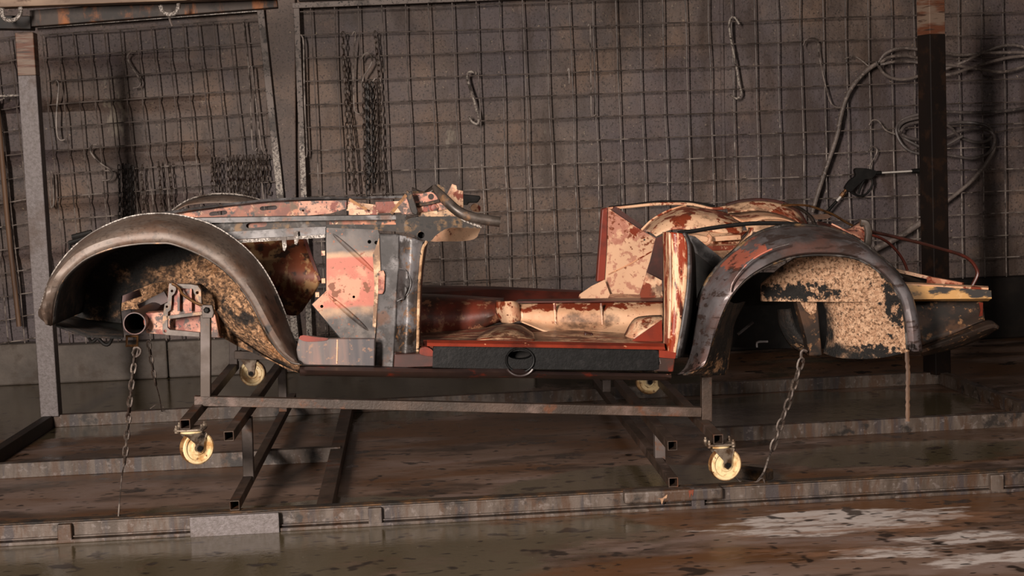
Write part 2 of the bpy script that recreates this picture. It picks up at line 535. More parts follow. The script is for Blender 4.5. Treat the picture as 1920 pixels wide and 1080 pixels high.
MT['tunnel'] = mat('tunnel_paint', (98, 40, 26), [
    dict(c=(54, 32, 24), s=5, t=.5, w=.1, d=9), dict(c=(150, 112, 84), s=16, t=.47, w=.04, d=10, g=('z', .68, .6), gk=.22), dict(c=(124, 82, 60), s=24, t=.58, w=.03, d=10), dict(c=(20, 16, 14), s=5, t=.45, w=.12, d=9, gk=.4, g=('x', .22, -.1))], rough=.45, bump=[('noise', 30, .3, .004)])
MT['redox'] = mat('red_oxide', (126, 44, 26), [dict(c=(88, 32, 20), s=6, t=.54, w=.1), dict(c=(214, 150, 112), s=22, t=.66, w=.02, d=8)], rough=.34)
MT['darkox'] = mat('dark_red_oxide', (84, 34, 24), [dict(c=(50, 24, 18), s=5, t=.52, w=.1), dict(c=(170, 120, 92), s=18, t=.70, w=.02)], rough=.4)
MT['inner'] = mat('inner_wing_orange', (142, 78, 50), [
    dict(c=(110, 52, 30), s=10, t=.5, w=.06, d=10), dict(c=(190, 122, 88), s=12, t=.52, w=.04, d=10), dict(c=(92, 64, 36), s=14, t=.54, w=.05, d=9), dict(c=(44, 30, 22), s=26, t=.58, w=.03, d=9), dict(c=(214, 176, 138), s=34, t=.63, w=.03, d=9)], rough=.5)
MT['dirtycream'] = mat('dirty_cream_paint', (176, 140, 106), [dict(c=(120, 88, 62), s=16, t=.5, w=.06, d=9), dict(c=(206, 170, 136), s=22, t=.57, w=.04, d=9), dict(c=(60, 46, 36), s=34, t=.57, w=.04, d=9), dict(c=(110, 56, 36), s=14, t=.6, w=.03, d=9)], rough=.5)
MT['pink'] = mat('pink_primer', (166, 104, 86), [
    dict(c=(200, 146, 120), s=9, t=.51, w=.08, d=9), dict(c=(76, 58, 52), s=16, t=.54, w=.04, d=10), dict(c=(124, 54, 38), s=16, t=.57, w=.03, d=9), dict(c=(54, 40, 34), s=60, t=.6, w=.03)], rough=.52)
MT['panel'] = mat('footwell_panel_paint', (82, 75, 73), [
    dict(c=(108, 98, 92), s=4, t=.52, w=.1, d=8), dict(c=(56, 50, 48), s=9, t=.54, w=.08, d=8),
    dict(c=(186, 148, 116), s=6, t=.36, w=.20, gk=.62, d=8, g=(('z', 1.03, .985), ('z', .685, .775))),
    dict(c=(176, 100, 82), s=5, t=.36, w=.14, gk=.62, d=8, g=(('z', 1.0, .965), ('z', .75, .80))),
    dict(c=(198, 140, 112), s=12, t=.51, w=.05, d=10, a=.8, g=(('z', .98, .93), ('z', .73, .80)), gk=.4),
    dict(c=(116, 62, 32), s=22, t=.49, w=.015, d=10, gk=.22, g=(('blob', W(686, 543, 5.84), (.085, .3, .05)), ('blob', W(632, 538, 5.84), (.06, .3, .075), (0, .7, 0)))), dict(c=(130, 78, 54), s=60, t=.62, w=.03)], rough=.5, metal=.05)
MT['sillside'] = mat('sill_side_paint', (92, 84, 82), [
    dict(c=(122, 94, 86), s=4, t=.53, w=.1, st=(3, 1, .3)), dict(c=(66, 62, 65), s=3, t=.5, w=.07, st=(3, 1, .2)), dict(c=(150, 110, 84), s=40, t=.6, w=.04, a=.6), dict(c=(36, 28, 24), s=40, t=.47, w=.07, g=('z', .6, .53), gk=.3)], rough=.5, metal=.1)
MT['bottomrail'] = mat('bottom_rail_paint', (60, 44, 39), [dict(c=(46, 34, 32), s=5, t=.5, w=.1), dict(c=(120, 44, 28), s=7, t=.58, w=.05), dict(c=(206, 150, 120), s=16, t=.68, w=.02)], rough=.35, metal=.15)
MT['tar'] = mat('black_tar', (13, 12, 12), [dict(c=(26, 24, 24), s=40, t=.56, w=.06), dict(c=(8, 7, 7), s=12, t=.5, w=.1)], rough=.5, spec=.2, bump=[('noise', 90, .3, .004)])
MT['underseal'] = mat('tan_underseal', (186, 142, 110), [
    dict(c=(220, 178, 144), s=60, t=.5, w=.09), dict(c=(126, 92, 66), s=90, t=.55, w=.05), dict(c=(36, 30, 26), s=100, t=.605, w=.03, a=.85),
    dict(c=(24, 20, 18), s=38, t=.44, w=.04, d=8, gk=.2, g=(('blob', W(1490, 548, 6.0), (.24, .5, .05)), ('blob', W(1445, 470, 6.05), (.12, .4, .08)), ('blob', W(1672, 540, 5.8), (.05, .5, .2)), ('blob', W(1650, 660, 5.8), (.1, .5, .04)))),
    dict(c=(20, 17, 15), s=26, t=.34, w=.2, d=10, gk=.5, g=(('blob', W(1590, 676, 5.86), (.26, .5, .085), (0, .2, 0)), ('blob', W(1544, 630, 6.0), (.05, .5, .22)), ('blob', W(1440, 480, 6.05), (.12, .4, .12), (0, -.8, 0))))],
    rough=.75, bump=[('noise', 110, 1, .012), ('voronoi', 80, .5, .008)])
MT['dirtyshadeseal'] = mat('dirty_underseal', (150, 112, 80), [
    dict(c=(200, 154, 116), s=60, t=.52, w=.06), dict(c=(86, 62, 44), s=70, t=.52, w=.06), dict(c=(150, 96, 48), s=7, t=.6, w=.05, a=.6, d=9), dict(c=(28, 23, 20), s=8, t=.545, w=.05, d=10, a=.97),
    dict(c=(18, 15, 13), s=8, t=.38, w=.1, d=9, gk=.6, g=(('blob', W(175, 540, 6.16), (.55, .5, .5)), ('blob', W(285, 470, 6.16), (.4, .5, .12))))],  # black blobs: shade under the wing lip, painted into the upper left
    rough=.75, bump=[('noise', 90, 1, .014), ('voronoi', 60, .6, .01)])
MT['blackseal'] = mat('black_underseal', (26, 22, 20), [dict(c=(60, 46, 36), s=9, t=.52, w=.08, d=8), dict(c=(176, 134, 98), s=30, t=.52, w=.05, d=10, gk=.2, g=('z', .62, .48)), dict(c=(14, 12, 11), s=14, t=.55, w=.05, d=8)], rough=.7, bump=[('noise', 70, 1, .012)])
MT['rustsheet'] = mat('rusty_footbox', (118, 60, 36), [dict(c=(106, 54, 30), s=7, t=.5, w=.08, d=8), dict(c=(160, 122, 84), s=16, t=.53, w=.04, d=10, st=(1.4, 1, .7)), dict(c=(60, 36, 25), s=18, t=.55, w=.04, d=9), dict(c=(26, 18, 15), s=5, t=.45, w=.1, gk=.5, g=('z', .85, .74))], rough=.55)
MT['ledge'] = mat('yellowed_ledge', (190, 142, 82), [dict(c=(34, 26, 20), s=7, t=.52, w=.03, d=8, st=(.6, 1, 1.6)), dict(c=(222, 180, 130), s=12, t=.58, w=.08)], rough=.45)
MT['taildark'] = mat('tail_panel', (46, 34, 27), [dict(c=(28, 22, 18), s=5, t=.5, w=.1, d=8), dict(c=(128, 92, 62), s=30, t=.6, w=.04, d=8), dict(c=(70, 48, 34), s=9, t=.55, w=.06, d=8)], rough=.6, spec=.3)
MT['shadeplinth'] = mat('black_plinth', (24, 20, 18), [dict(c=(36, 30, 26), s=5, t=.55, w=.1)], rough=.7, spec=.2)  # black stands for the car's shadow at the right wall foot
MT['black'] = mat('black_rubber', (15, 13, 12), [dict(c=(26, 23, 21), s=20, t=.55, w=.1)], rough=.6, spec=.2)  # black parts, and also the sheets that stand in for dark recesses
MT['hose'] = mat('hose_grey', (112, 100, 94), [dict(c=(80, 70, 65), s=9, t=.5, w=.12), dict(c=(134, 120, 112), s=50, t=.58, w=.06)], rough=.55)
MT['hose2'] = mat('hose_dark', (88, 79, 76), [dict(c=(62, 55, 53), s=9, t=.5, w=.12), dict(c=(112, 102, 96), s=50, t=.6, w=.06)], rough=.5)
MT['wood'] = mat('pole_wood', (112, 84, 64), [dict(c=(80, 58, 44), s=6, t=.5, w=.1, st=(4, 4, .3))], rough=.6)
MT['chrome'] = mat('lance_chrome', (214, 206, 198), [dict(c=(110, 100, 92), s=30, t=.6, w=.1)], rough=.35, metal=.2)
MT['brass'] = mat('brass_fitting', (120, 84, 52), [dict(c=(70, 48, 34), s=40, t=.55, w=.1)], rough=.4, metal=.6)

# ------------------------------------------------------------------ setting
YW = 10.20          # wall plane
YM = 10.10          # mesh plane
b = MB()
b.add([(-9, -4, 0), (9, -4, 0), (9, 10.6, 0), (-9, 10.6, 0)], [[0, 1, 2, 3]])
b.add([(-9, -4, -.2), (9, -4, -.2), (9, 10.6, -.2), (-9, 10.6, -.2)], [[3, 2, 1, 0]])
struct(b.build('floor', MT['floor']), 'wet brown stained workshop floor with puddles and flaked paint', 'floor')

# the sheet-metal wall is dented, with folded ridges at the left
rows = []
nx, nz = 220, 110
for j in range(nz + 1):
    z = 3.9 * j / nz
    r = []
    for i in range(nx + 1):
        x = -7 + 14 * i / nx
        d = .012 * math.sin(3.1 * x + 1.7 * math.sin(2.3 * z)) * math.sin(4.3 * z + .8 * x) + .010 * math.sin(9.1 * x + 2.0) * math.sin(7.3 * z + .5)
        if x < -1.1:
            k = min(1, (-1.1 - x) / .25)
            for zc, a in ((1.80, .05), (1.47, .045), (1.16, .04), (.84, .035), (2.08, .03)):
                q = (z - zc - .012 * math.sin(2 * x)) / .045
                if abs(q) < 1:
                    d -= a * k * (.5 + .5 * math.cos(PI * q))
        r.append(Vector((x, YW + d, z)))
    rows.append(r)
b = MB().sheet(rows)
struct(b.build('wall_back', MT['wall'], smooth_=True, solid=.01), 'dented brown grey sheet metal wall behind the wire mesh', 'wall')

for i, (x0, x1, h_) in enumerate(((-7, -2.45, .27), (-2.45, -1.62, .25), (-1.62, -.85, .24), (-.85, .8, .22), (.8, 7, .42))):
    b = MB().box(((x0 + x1) / 2, YW - .06 - .012 * (i % 2), h_ / 2), (x1 - x0 - .006, .16, h_))
    struct(b.build('baseboard_back', MT['shadeplinth' if i == 4 else 'concrete'], bev=.012), ('grey slab of the plinth along the foot of the wall', 'long upstand along the foot of the wall at right, its shadow painted black')[i == 4], 'baseboard')
x0, x1 = W(500, 200, YW).x, W(549, 200, YW).x
b = MB()
b.bar(W(530, 640, YW - .045), W(526, -60, YW - .045), .19, .05, up=(0, 1, 0))
struct(b.build('trim_1', MT['wall'], bev=.006), 'wide flat batten between the two mesh panels', 'trim')

for i, (xp0, xp1, lab) in enumerate(((974, 988, 'thin vertical sheet joint on the wall above the cockpit'), (1154, 1164, 'thin vertical sheet joint on the wall above the far door post'),
                                     (1352, 1360, 'thin vertical sheet joint on the wall left of the pale hook'), (1548, 1556, 'thin vertical sheet joint on the wall behind the upper hose lead'))):
    b = MB().bar(W(xp0, -40, YW - .014), W(xp1, 560, YW - .014), .02, .012, up=(0, 1, 0))
    struct(b.build('trim_%d' % (i + 2), MT['wall']), lab, 'trim')

# ------------------------------------------------------------------ mesh panels on the wall
def grid_panel(name, tl, tr, br, bl, nv, nh, label, r=.0042, v_ex=.0, skipv=()):
    """bilinear grid of welded wire between four pixel corners"""
    base = W(*bl, YM)
    root = thing(name, base, label, 'wire mesh')
    TL, TR, BR, BL = W(*tl, YM), W(*tr, YM), W(*br, YM), W(*bl, YM)
    mb = MB()
    rnd = random.Random(len(label))
    for i in range(nv):
        t = i / (nv - 1)
        a, c = TL.lerp(TR, t), BL.lerp(BR, t)
        ex = (a - c).normalized() * v_ex
        pts = []
        for k in range(9):
            p = (a + ex).lerp(c, k / 8)
            pts.append(p + Vector((rnd.uniform(-1, 1) * .004, 0, 0)))
        mb.tube(smooth(pts, 22), r, 6)
    for i in range(nh):
        t = i / (nh - 1)
        a, c = TL.lerp(BL, t), TR.lerp(BR, t)
        pts = [a.lerp(c, k / 6) + Vector((0, -2 * r, rnd.uniform(-1, 1) * .003)) for k in range(7)]
        mb.tube(smooth(pts, 26), r, 6)
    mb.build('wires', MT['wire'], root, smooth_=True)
    return root


# left panel: narrow mesh in a bar frame
gate = grid_panel('mesh_panel', (79, 66), (487, 35), (552, 640), (134, 668), 15, 15,
                  'narrow welded mesh panel hung with chains, between left post and batten')
MB().bar(W(488, 14, YM - .01), W(556, 650, YM - .01), .045, .035, up=(0, 1, 0)).build('frame_bar', MT['gatebar'], gate, bev=.003)
MB().bar(W(62, 49, YM - .01), W(489, 17, YM - .01), .02, .03, up=(0, 0, 1)).build('frame_bar', MT['pinked'], gate)
# main panel
base = W(575, 640, YM)
main = thing('mesh_panel', base, 'large square welded mesh panel running from the batten past the dark post', 'wire mesh')
mb = MB()
rnd = random.Random(3)
xa = W(584, 60, YM).x
zt = W(760, 60, YM).z
for i in range(36):
    x = xa + .1545 * i
    pts = [Vector((x + rnd.uniform(-1, 1) * .004, YM + rnd.uniform(-.004, .004), .22 + 2.5 * k / 9)) for k in range(10)]
    mb.tube(smooth(pts, 28), .0042, 6)
for j in range(15):
    z = zt - .1502 * j
    if j == 0:
        pass
    pts = [Vector((xa - .06 + k * 5.6 / 14, YM - .0085, z + rnd.uniform(-1, 1) * .003)) for k in range(15)]
    mb.tube(smooth(pts, 50), .0042, 6)
for y_, yb in ((11, -2), (22, 9)):
    mb.tube([W(562, y_, YM - .008), W(1500, y_ - 36, YM - .008)], .004, 6)
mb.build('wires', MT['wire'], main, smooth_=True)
MB().bar(W(556, 16, YM - .01), W(581, 640, YM - .01), .038, .04, up=(0, 1, 0)).build('frame_bar', MT['gatebar'], main, bev=.003)
MB().bar(W(548, 11, YM - .02), W(1500, -27, YM - .02), .03, .035).build('frame_bar', MT['gatebar'], main, bev=.003)
# far left scrap of mesh
grid_panel('mesh_panel', (-70, 82), (46, 66), (112, 668), (-10, 690), 5, 15, 'strip of welded mesh left of the grey post')


# ------------------------------------------------------------------ hooks on the mesh
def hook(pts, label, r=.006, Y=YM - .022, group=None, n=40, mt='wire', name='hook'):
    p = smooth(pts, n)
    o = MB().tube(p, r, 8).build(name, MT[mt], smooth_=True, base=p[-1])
    return tag(o, label, 'hook', group)


YH = YM - .022
hook(Q(1, [(768, 290), (738, 290), (717, 320), (735, 370), (770, 420), (790, 460), (780, 487), (748, 495)], YH), 'S hook high on the narrow mesh panel')
hook(Q(1, [(548, 812), (520, 818), (507, 845), (530, 885), (575, 925), (620, 955), (634, 980), (615, 1010), (575, 1015)], YH), 'large S hook low on the narrow mesh above the car front wing')
hook(Q(1, [(292, 475), (303, 450), (322, 455), (330, 490), (320, 600), (317, 700), (325, 770), (345, 790), (365, 783)], YH), 'long thin hook hanging just right of the grey post')
hook(Q(1, [(272, 965), (278, 1000), (283, 1130), (292, 1170), (302, 1130), (296, 1000), (288, 962)], YH), 'closed wire loop hanging low beside the grey post')
hook(Q(1, [(1368, 120), (1385, 250), (1400, 400), (1410, 600), (1420, 820), (1434, 850), (1446, 832)], YH), 'long straight rod hook near right edge of narrow mesh, reaching highest', r=.005)
hook(Q(1, [(1400, 380), (1416, 372), (1428, 480), (1445, 620), (1466, 800), (1480, 856), (1492, 835)], YH), 'bent rod hook beside the frame bar of the narrow mesh', r=.005)
hook(Q(1, [(1678, 197), (1695, 197), (1707, 240), (1710, 400), (1715, 600), (1727, 850), (1714, 885), (1700, 862)], YH), 'long hook hanging along the left frame bar of the large mesh')
hook(Q(11, [(478, 320), (500, 284), (512, 300), (497, 500), (491, 700), (498, 950), (512, 1010), (552, 1028)], YH), 'straight hook between the two long hanging chains', r=.005)
hook(Q(11, [(553, 545), (590, 488), (630, 480), (662, 535), (640, 600), (590, 680), (577, 735), (600, 762), (650, 748), (688, 705)], YM - .04), 'S hook that carries the thick chain hank')
hook(Q(11, [(1602, 662), (1550, 644), (1518, 672), (1527, 745), (1570, 880), (1608, 1020), (1620, 1085), (1608, 1118), (1568, 1100), (1527, 1050)], YH), 'pale heavy S hook alone above the scuttle', r=.0085, mt='gatebar')
hook(Q(27, [(780, 240), (790, 212), (800, 240), (802, 500), (806, 700), (810, 1020), (828, 1046), (852, 1030)], YH), 'long straight hook with curled foot in middle of large mesh', r=.005)
hook(Q(27, [(596, 640), (604, 616), (610, 640), (612, 752)], YH), 'short stub hook on the middle of the large mesh', r=.005)
hook(Q(6, [(286, 122), (265, 90), (245, 90), (235, 130), (250, 230), (270, 330), (285, 420), (296, 470), (275, 500), (240, 480)], YH), 'pale S hook on large mesh, above the rear cockpit panel', r=.0075, mt='gatebar')
hook(Q(6, [(610, 232), (625, 200), (680, 200), (690, 280), (720, 420), (745, 510), (770, 540), (805, 542), (830, 515)], YH), 'thin wire hook hanging left of the upper hose', r=.0045)
hook(Q(6, [(818, 298), (860, 285), (890, 295), (945, 338)], YH), 'small wire hook holding the tied end of the upper hose coil', r=.0045)
hook(Q(6, [(943, 634), (960, 610), (990, 612), (1030, 660), (1085, 682)], YH), 'wire hook holding the lower hose coil', r=.0055)
hook(Q(6, [(940, 768), (962, 742), (984, 760), (970, 800), (950, 832), (948, 864)], YH), 'small wire hook from which the spray gun hangs', r=.005)


# ------------------------------------------------------------------ chains
def chain_mesh(path, pitch, r, twist=0.0):
    """alternating oval links along a path"""
    L = [0]
    P = [Vector(p) for p in path]
    for a, c in zip(P, P[1:]):
        L.append(L[-1] + (c - a).length)
    n = max(2, int(L[-1] / pitch))
    pts = smooth(P, n + 1)
    mb = MB()
    ln, wd = pitch * .5 + r * 1.0, pitch * .28
    for i in range(n):
        a, c = pts[i], pts[i + 1]
        t = (c - a).normalized()
        mid = (a + c) / 2
        u = t.cross(Vector((0, 1, 0)))
        u = u.normalized() if u.length > .1 else Vector((1, 0, 0))
        q = t.cross(u)
        an = twist + (i % 2) * PI / 2 + random.uniform(-.25, .25)
        e = u * math.cos(an) + q * math.sin(an)
        ring = []
        for k in range(12):
            g = 2 * PI * k / 12
            c_, s_ = math.cos(g), math.sin(g)
            ring.append(mid + t * (s_ * (ln - wd) + (wd if s_ > 0 else -wd) * abs(s_) ** .6) + e * (wd * c_))
        mb.tube(ring, r, 5, closed=True)
    return mb


def chain(path, label, group=None, pitch=.030, r=.0036, mt='chain'):
    p = smooth(path, max(6, len(path) * 4))
    o = chain_mesh(p, pitch, r, random.uniform(0, 1.5)).build('chain', MT[mt], smooth_=True, base=p[0])
    return tag(o, label, 'chain', group)


YC = YM - .026
g1 = 'dark chains hung low at left of the narrow mesh'
for i, (xa_, xb, y0, y1) in enumerate(((207, 212, 190, 690), (243, 247, 178, 690), (268, 275, 182, 680), (296, 300, 178, 690), (326, 338, 195, 680))):
    chain(Q(12, [(xa_, y0), (xa_ + 6, (y0 + y1) / 2), (xb, y1)], YC - .017 * (i % 2)), 'dark chain in the close bundle at left of the narrow mesh', g1, mt='darkchain')
chain(Q(12, [(418, 190), (410, 280), (425, 420), (432, 630)], YC), 'single chain with a large top link, just right of the dark bundle')
chain(Q(12, [(562, 160), (572, 280), (580, 400), (592, 620)], YC), 'middle one of three separate thin chains on the narrow mesh')
chain(Q(12, [(660, 168), (668, 260), (682, 420), (690, 600)], YC), 'rightmost of three separate thin chains on the narrow mesh')
g2 = 'three short chains left of the dense bundle'
for i, x in enumerate((1040, 1072, 1108)):
    chain(Q(12, [(x, 125), (x + 4, 260), (x + 6, 460)], YC - .017 * (i % 2)), 'chain in the loose trio left of the dense chain bundle', g2)
g3 = 'dense chain bundle at right of the narrow mesh'
for i in range(9):
    x = 1178 + i * 30
    chain(Q(12, [(x, 108 - i * 1.2), (x + 6, 280), (x + 10, 470 + 14 * (i % 3))], YC - .017 * (i % 2)), 'chain in the dense bundle at right of the narrow mesh', g3)
g4 = 'short chains against the frame bar'
for i, (x, y1) in enumerate(((1452, 430), (1482, 340), (1512, 335))):
    chain(Q(12, [(x, 92), (x + 8, 200), (x + 12, y1)], YC - .017 * (i % 2)), 'short chain between dense bundle and frame bar of narrow mesh', g4)
p = Q(12, [(1540, 92), (1552, 220), (1556, 380)], YC)
o = thing('chain', p[0], 'chain ending in an open hook against the frame bar', 'chain')
chain_mesh(smooth(p, 14), .030, .0036).build('links', MT['chain'], o, smooth_=True)
MB().tube(smooth(Q(12, [(1556, 375), (1545, 395), (1540, 430), (1552, 458), (1568, 445), (1566, 420)], YC), 20), .005, 8).build('end_hook', MT['chain'], o, smooth_=True)

chain([W(643, 60, YC), W(645, 110, YC), W(649, 190, YC), W(652, 260, YC), W(656, 356, YC)], 'leftmost long chain hanging from the top of the large mesh', pitch=.036, r=.0042)
chain([W(646, 112, YC - .02), W(651, 180, YC - .02), W(657, 240, YC - .02), W(662, 290, YC - .02), W(669, 368, YC - .02)], 'second long chain, swinging off the leftmost one', pitch=.036, r=.0042)
g5 = 'thick chain hank on the S hook'
for i, (x, y1) in enumerate(((683, 350), (688, 366), (693, 342), (698, 352), (703, 344), (690, 330))):
    chain([W(x - 1, 154 + (i % 3) * 2, YC - .03 - .026 * (i % 2)), W(x, 230, YC - .03 - .026 * (i % 2)), W(x + 2, y1, YC - .03 - .026 * (i % 2))],
          'chain in the thick hank hung on an S hook', g5, pitch=.034, r=.0042, mt='darkchain' if i % 2 else 'chain')
chain(Q(11, [(688, 282), (698, 420), (716, 560), (726, 700), (736, 900), (744, 1080)], YC) + [W(715, 298, YC), W(720, 366, YC)], 'rightmost long chain, right of the thick hank', pitch=.036, r=.0042)

# ------------------------------------------------------------------ hoses and spray gun on the wall
YS = YM - .03
lead = Q(6, [(655, 1075), (690, 960), (730, 840), (780, 690), (800, 590), (830, 490), (880, 410), (940, 350), (985, 322)], YS)
coil = Q(24, [(262, 172), (300, 120), (380, 92), (500, 103), (620, 122), (720, 130), (850, 120), (1000, 116), (1090, 122), (1110, 150), (1080, 192), (960, 225), (850, 215), (720, 195), (620, 185), (500, 152),
              (400, 132), (310, 145), (262, 184), (330, 170), (420, 165), (500, 178), (600, 212), (700, 182), (770, 150), (850, 115), (940, 82), (1020, 75), (1085, 96), (1115, 125), (1080, 134), (1000, 143), (900, 165), (750, 210), (650, 240), (500, 246),
              (430, 264), (350, 265), (285, 238), (250, 195)], YS)
coil = [p + Vector((0, -.012 * (i % 5), 0)) for i, p in enumerate(coil)]
hz = thing('hose', lead[0], 'grey hose looped in a flat upper coil with a thick lead dropping left', 'hose')
MB().tube(smooth(lead, 50), .0155, 10).build('lead', MT['hose'], hz, smooth_=True)
MB().tube(smooth(coil, 260), .0105, 8).build('coil', MT['hose'], hz, smooth_=True)
MB().tube(smooth(Q(24, [(248, 165), (262, 190), (280, 185), (268, 170), (252, 192)], YS - .03), 24), .004, 6).build('tie', MT['wire'], hz)

coil2 = Q(24, [(1090, 428), (960, 445), (800, 455), (620, 450), (500, 460), (400, 492), (358, 545), (372, 610), (420, 665), (510, 690), (640, 690), (780, 710), (868, 682), (902, 620), (880, 565), (820, 545), (720, 555), (620, 590), (520, 606),
               (430, 600), (375, 560), (388, 515), (440, 492), (520, 484), (640, 530), (720, 590), (800, 620), (868, 610), (890, 568), (845, 526), (750, 508), (620, 516), (500, 506), (415, 522), (378, 552), (392, 585), (440, 620), (520, 655), (620, 640), (720, 585)], YS)
coil2 = [p + Vector((0, -.013 * (i % 5), 0)) for i, p in enumerate(coil2)]
lead2 = Q(24, [(893, 572), (912, 600), (912, 650), (888, 705), (850, 762), (780, 842), (710, 902), (630, 965)], YS) + [W(1735, 411, YS), W(1690, 441, YS), W(1640, 468, YS)]
hz = thing('hose', lead2[-1], 'dark hose in a round lower coil with a thick lead sloping down left', 'hose')
MB().tube(smooth(coil2, 240), .0105, 8).build('coil', MT['hose2'], hz, smooth_=True)
n = 60
MB().tube(smooth(lead2, n), [.014 if i < n * .52 else .022 for i in range(n)], 10).build('lead', MT['hose'], hz, smooth_=True)
MB().tube(Q(24, [(860, 580), (922, 580)], YS - .05), .004, 6).build('tie', MT['gatebar'], hz)
MB().tube(smooth(Q(24, [(905, 570), (1000, 548), (1100, 528)], YS), 10), .004, 6).build('tie', MT['wire'], hz)

gun = thing('spray_gun', Q(6, [(948, 860)], YS)[0], 'black pressure washer gun with a chrome lance, hung on the mesh', 'spray gun')
gp = lambda pts, d=0: Q(6, pts, YS - .035 + d)
MB().plate(smooth(gp([(872, 862), (885, 850), (925, 852), (965, 860), (985, 870), (970, 892), (955, 905), (925, 908), (905, 922), (866, 958), (850, 972), (824, 952), (850, 912), (878, 890)]), 40, True), th=.045).build('body', MT['black'], gun, bev=.006)
MB().tube(smooth(gp([(955, 900), (962, 925), (945, 965), (915, 990), (880, 988), (848, 968)], .022), 24), .0075, 8).build('trigger_guard', MT['black'], gun, smooth_=True)
MB().tube(smooth(gp([(925, 905), (912, 925), (900, 950), (890, 982)], .022), 14), .0085, 8).build('trigger', MT['black'], gun, smooth_=True)
a = gp([(968, 876), (1005, 875), (1160, 866), (1205, 864)], .022)
MB().tube([a[0], a[1]], .014, 10).build('lance_nut', MT['black'], gun, smooth_=True)
MB().tube([a[1], a[2]], .0065, 10).build('lance', MT['chrome'], gun, smooth_=True)
MB().tube([a[2], a[3]], [.015, .017], 12).build('nozzle', MT['black'], gun, smooth_=True)
a = gp([(836, 950), (815, 976), (800, 996), (780, 1018), (735, 1068), (690, 1120)], .022)
MB().tube([a[0], a[1]], .012, 10).build('coupling', MT['brass'], gun, smooth_=True)
MB().tube([a[1], a[2]], .0155, 6).build('coupling', MT['brass'], gun)
MB().tube([a[2], a[3]], .009, 10).build('coupling', MT['chrome'], gun, smooth_=True)
MB().tube([a[3], a[4], a[5]], .0105, 10).build('hose_end', MT['black'], gun, smooth_=True)

# far left: wooden pole and flat steel bracket on the mesh
p = [W(-6, 190, YM - .04), W(4, 300, YM - .04), W(16, 430, YM - .04), W(36, 612, YM - .04)]
tag(MB().tube(smooth(p, 20), .017, 10).build('wooden_pole', MT['wood'], smooth_=True, base=p[-1]), 'thin wooden pole hanging on the mesh at far left', 'pole')
b = MB().bar(W(-20, 181, YM - .05), W(38, 179, YM - .05), .05, .012)
b.tube(smooth([W(-20, 192, YM - .05), W(0, 188, YM - .06), W(8, 184, YM - .05)], 8), .006, 6)
tag(b.build('steel_bracket', MT['gatebar'], base=W(38, 179, YM - .05)), 'flat steel bracket sticking out beside the top of the grey post', 'bracket')

# ------------------------------------------------------------------ the dipping cage: rails on the floor, posts, beams
XL, XR = -1.97, 2.93
YN, YMID, YR = 5.53, 6.86, 8.25
cage = thing('dipping_cage', (XL, YR, 0), 'large rusty steel cage of floor rails, corner posts and overhead beams around the car', 'cage')
RH = .070
# near rail: channel with a lower flange towards the camera
b = MB()
b.box(((XL - .6 + XR) / 2, YN + .035, RH / 2 + .006), (XR - XL + .6, .012, RH - .012))
b.box(((XL - .6 + XR) / 2, YN + .058, RH - .004), (XR - XL + .6, .06, .008))
b.box(((XL - .6 + XR) / 2, YN + .024, .006), (XR - XL + .6, .05, .012))
b.box(((XL - .6 + XR) / 2, YN + .024, .019), (XR - XL + .6, .016, .006))
b.build('rail', MT['cage'], cage, bev=.002)
b = MB()
b.box(((XL - .6 + XR) / 2, YN + .062, RH + .003), (XR - XL + .6, .052, .005))
b.build('dirt', MT['cagetop'], cage)
for px in (118, 703, 1310, 1871):
    X = W(px, 960, YN).x
    MB().box((X, YN + .016, RH / 2), (.05, .03, RH - .004)).build('stiffener', MT['cage'], cage, bev=.003)
xa_, xb = W(357, 985, YN).x, W(524, 985, YN).x
MB().box(((xa_ + xb) / 2, YN - .004, .036), (xb - xa_, .02, .074)).build('cover_plate', MT['post'], cage, bev=.002)
xa_, xb = W(1170, 935, YN).x, W(1355, 930, YN).x
MB().bar((xa_, YN + .02, RH - .014), (xb, YN + .02, RH - .014), .06, .045).build('cover_plate', MT['cage'], cage, bev=.008)
# mid and rear rails, side rails
rail = lambda a, c, h_=.066, w_=.05, mt='cage': MB().bar((a[0], a[1], h_ / 2), (c[0], c[1], h_ / 2), w_, h_).build('rail', MT[mt], cage, bev=.002)
rail((XL - .6, YMID), (W(640, 860, YMID).x, YMID))
rail((W(1340, 810, YMID).x, YMID), (XR, YMID))
rail((XL, YR), (W(640, 770, YR).x, YR))
rail((W(640, 770, YR).x, YR), (XR, YR))
rail((XL, YR), (XL - .05, YN + .1), mt='darkpost')
rail((XR, YR), (XR, YN + .1))
a, c = WZ(612, 946, .03), WZ(652, 768, .03)
MB().bar((a.x, YN + .09, .03), (c.x, YR - .02, .03), .06, .06).build('rail', MT['tube'], cage, bev=.002)
# posts
pt, pb = W(49, 62, YR), W(97, 779, YR)
MB().bar(pb, pb.lerp(pt, .89), .095, .095, up=(0, 1, 0)).build('post', MT['post'], cage, bev=.004)
MB().bar(pb.lerp(pt, .89), pt, .094, .094, up=(0, 1, 0)).build('post', MT['posttop'], cage, bev=.004)
pt, pb = W(1744, -40, YR), W(1757, 700, YR)
MB().bar(pb, pb.lerp(pt, .86), .108, .108, up=(-.38, 1, 0)).build('post', MT['darkpost'], cage, bev=.004)
MB().bar(pb.lerp(pt, .86), pt, .107, .107, up=(-.38, 1, 0)).build('post', MT['posttop'], cage, bev=.004)
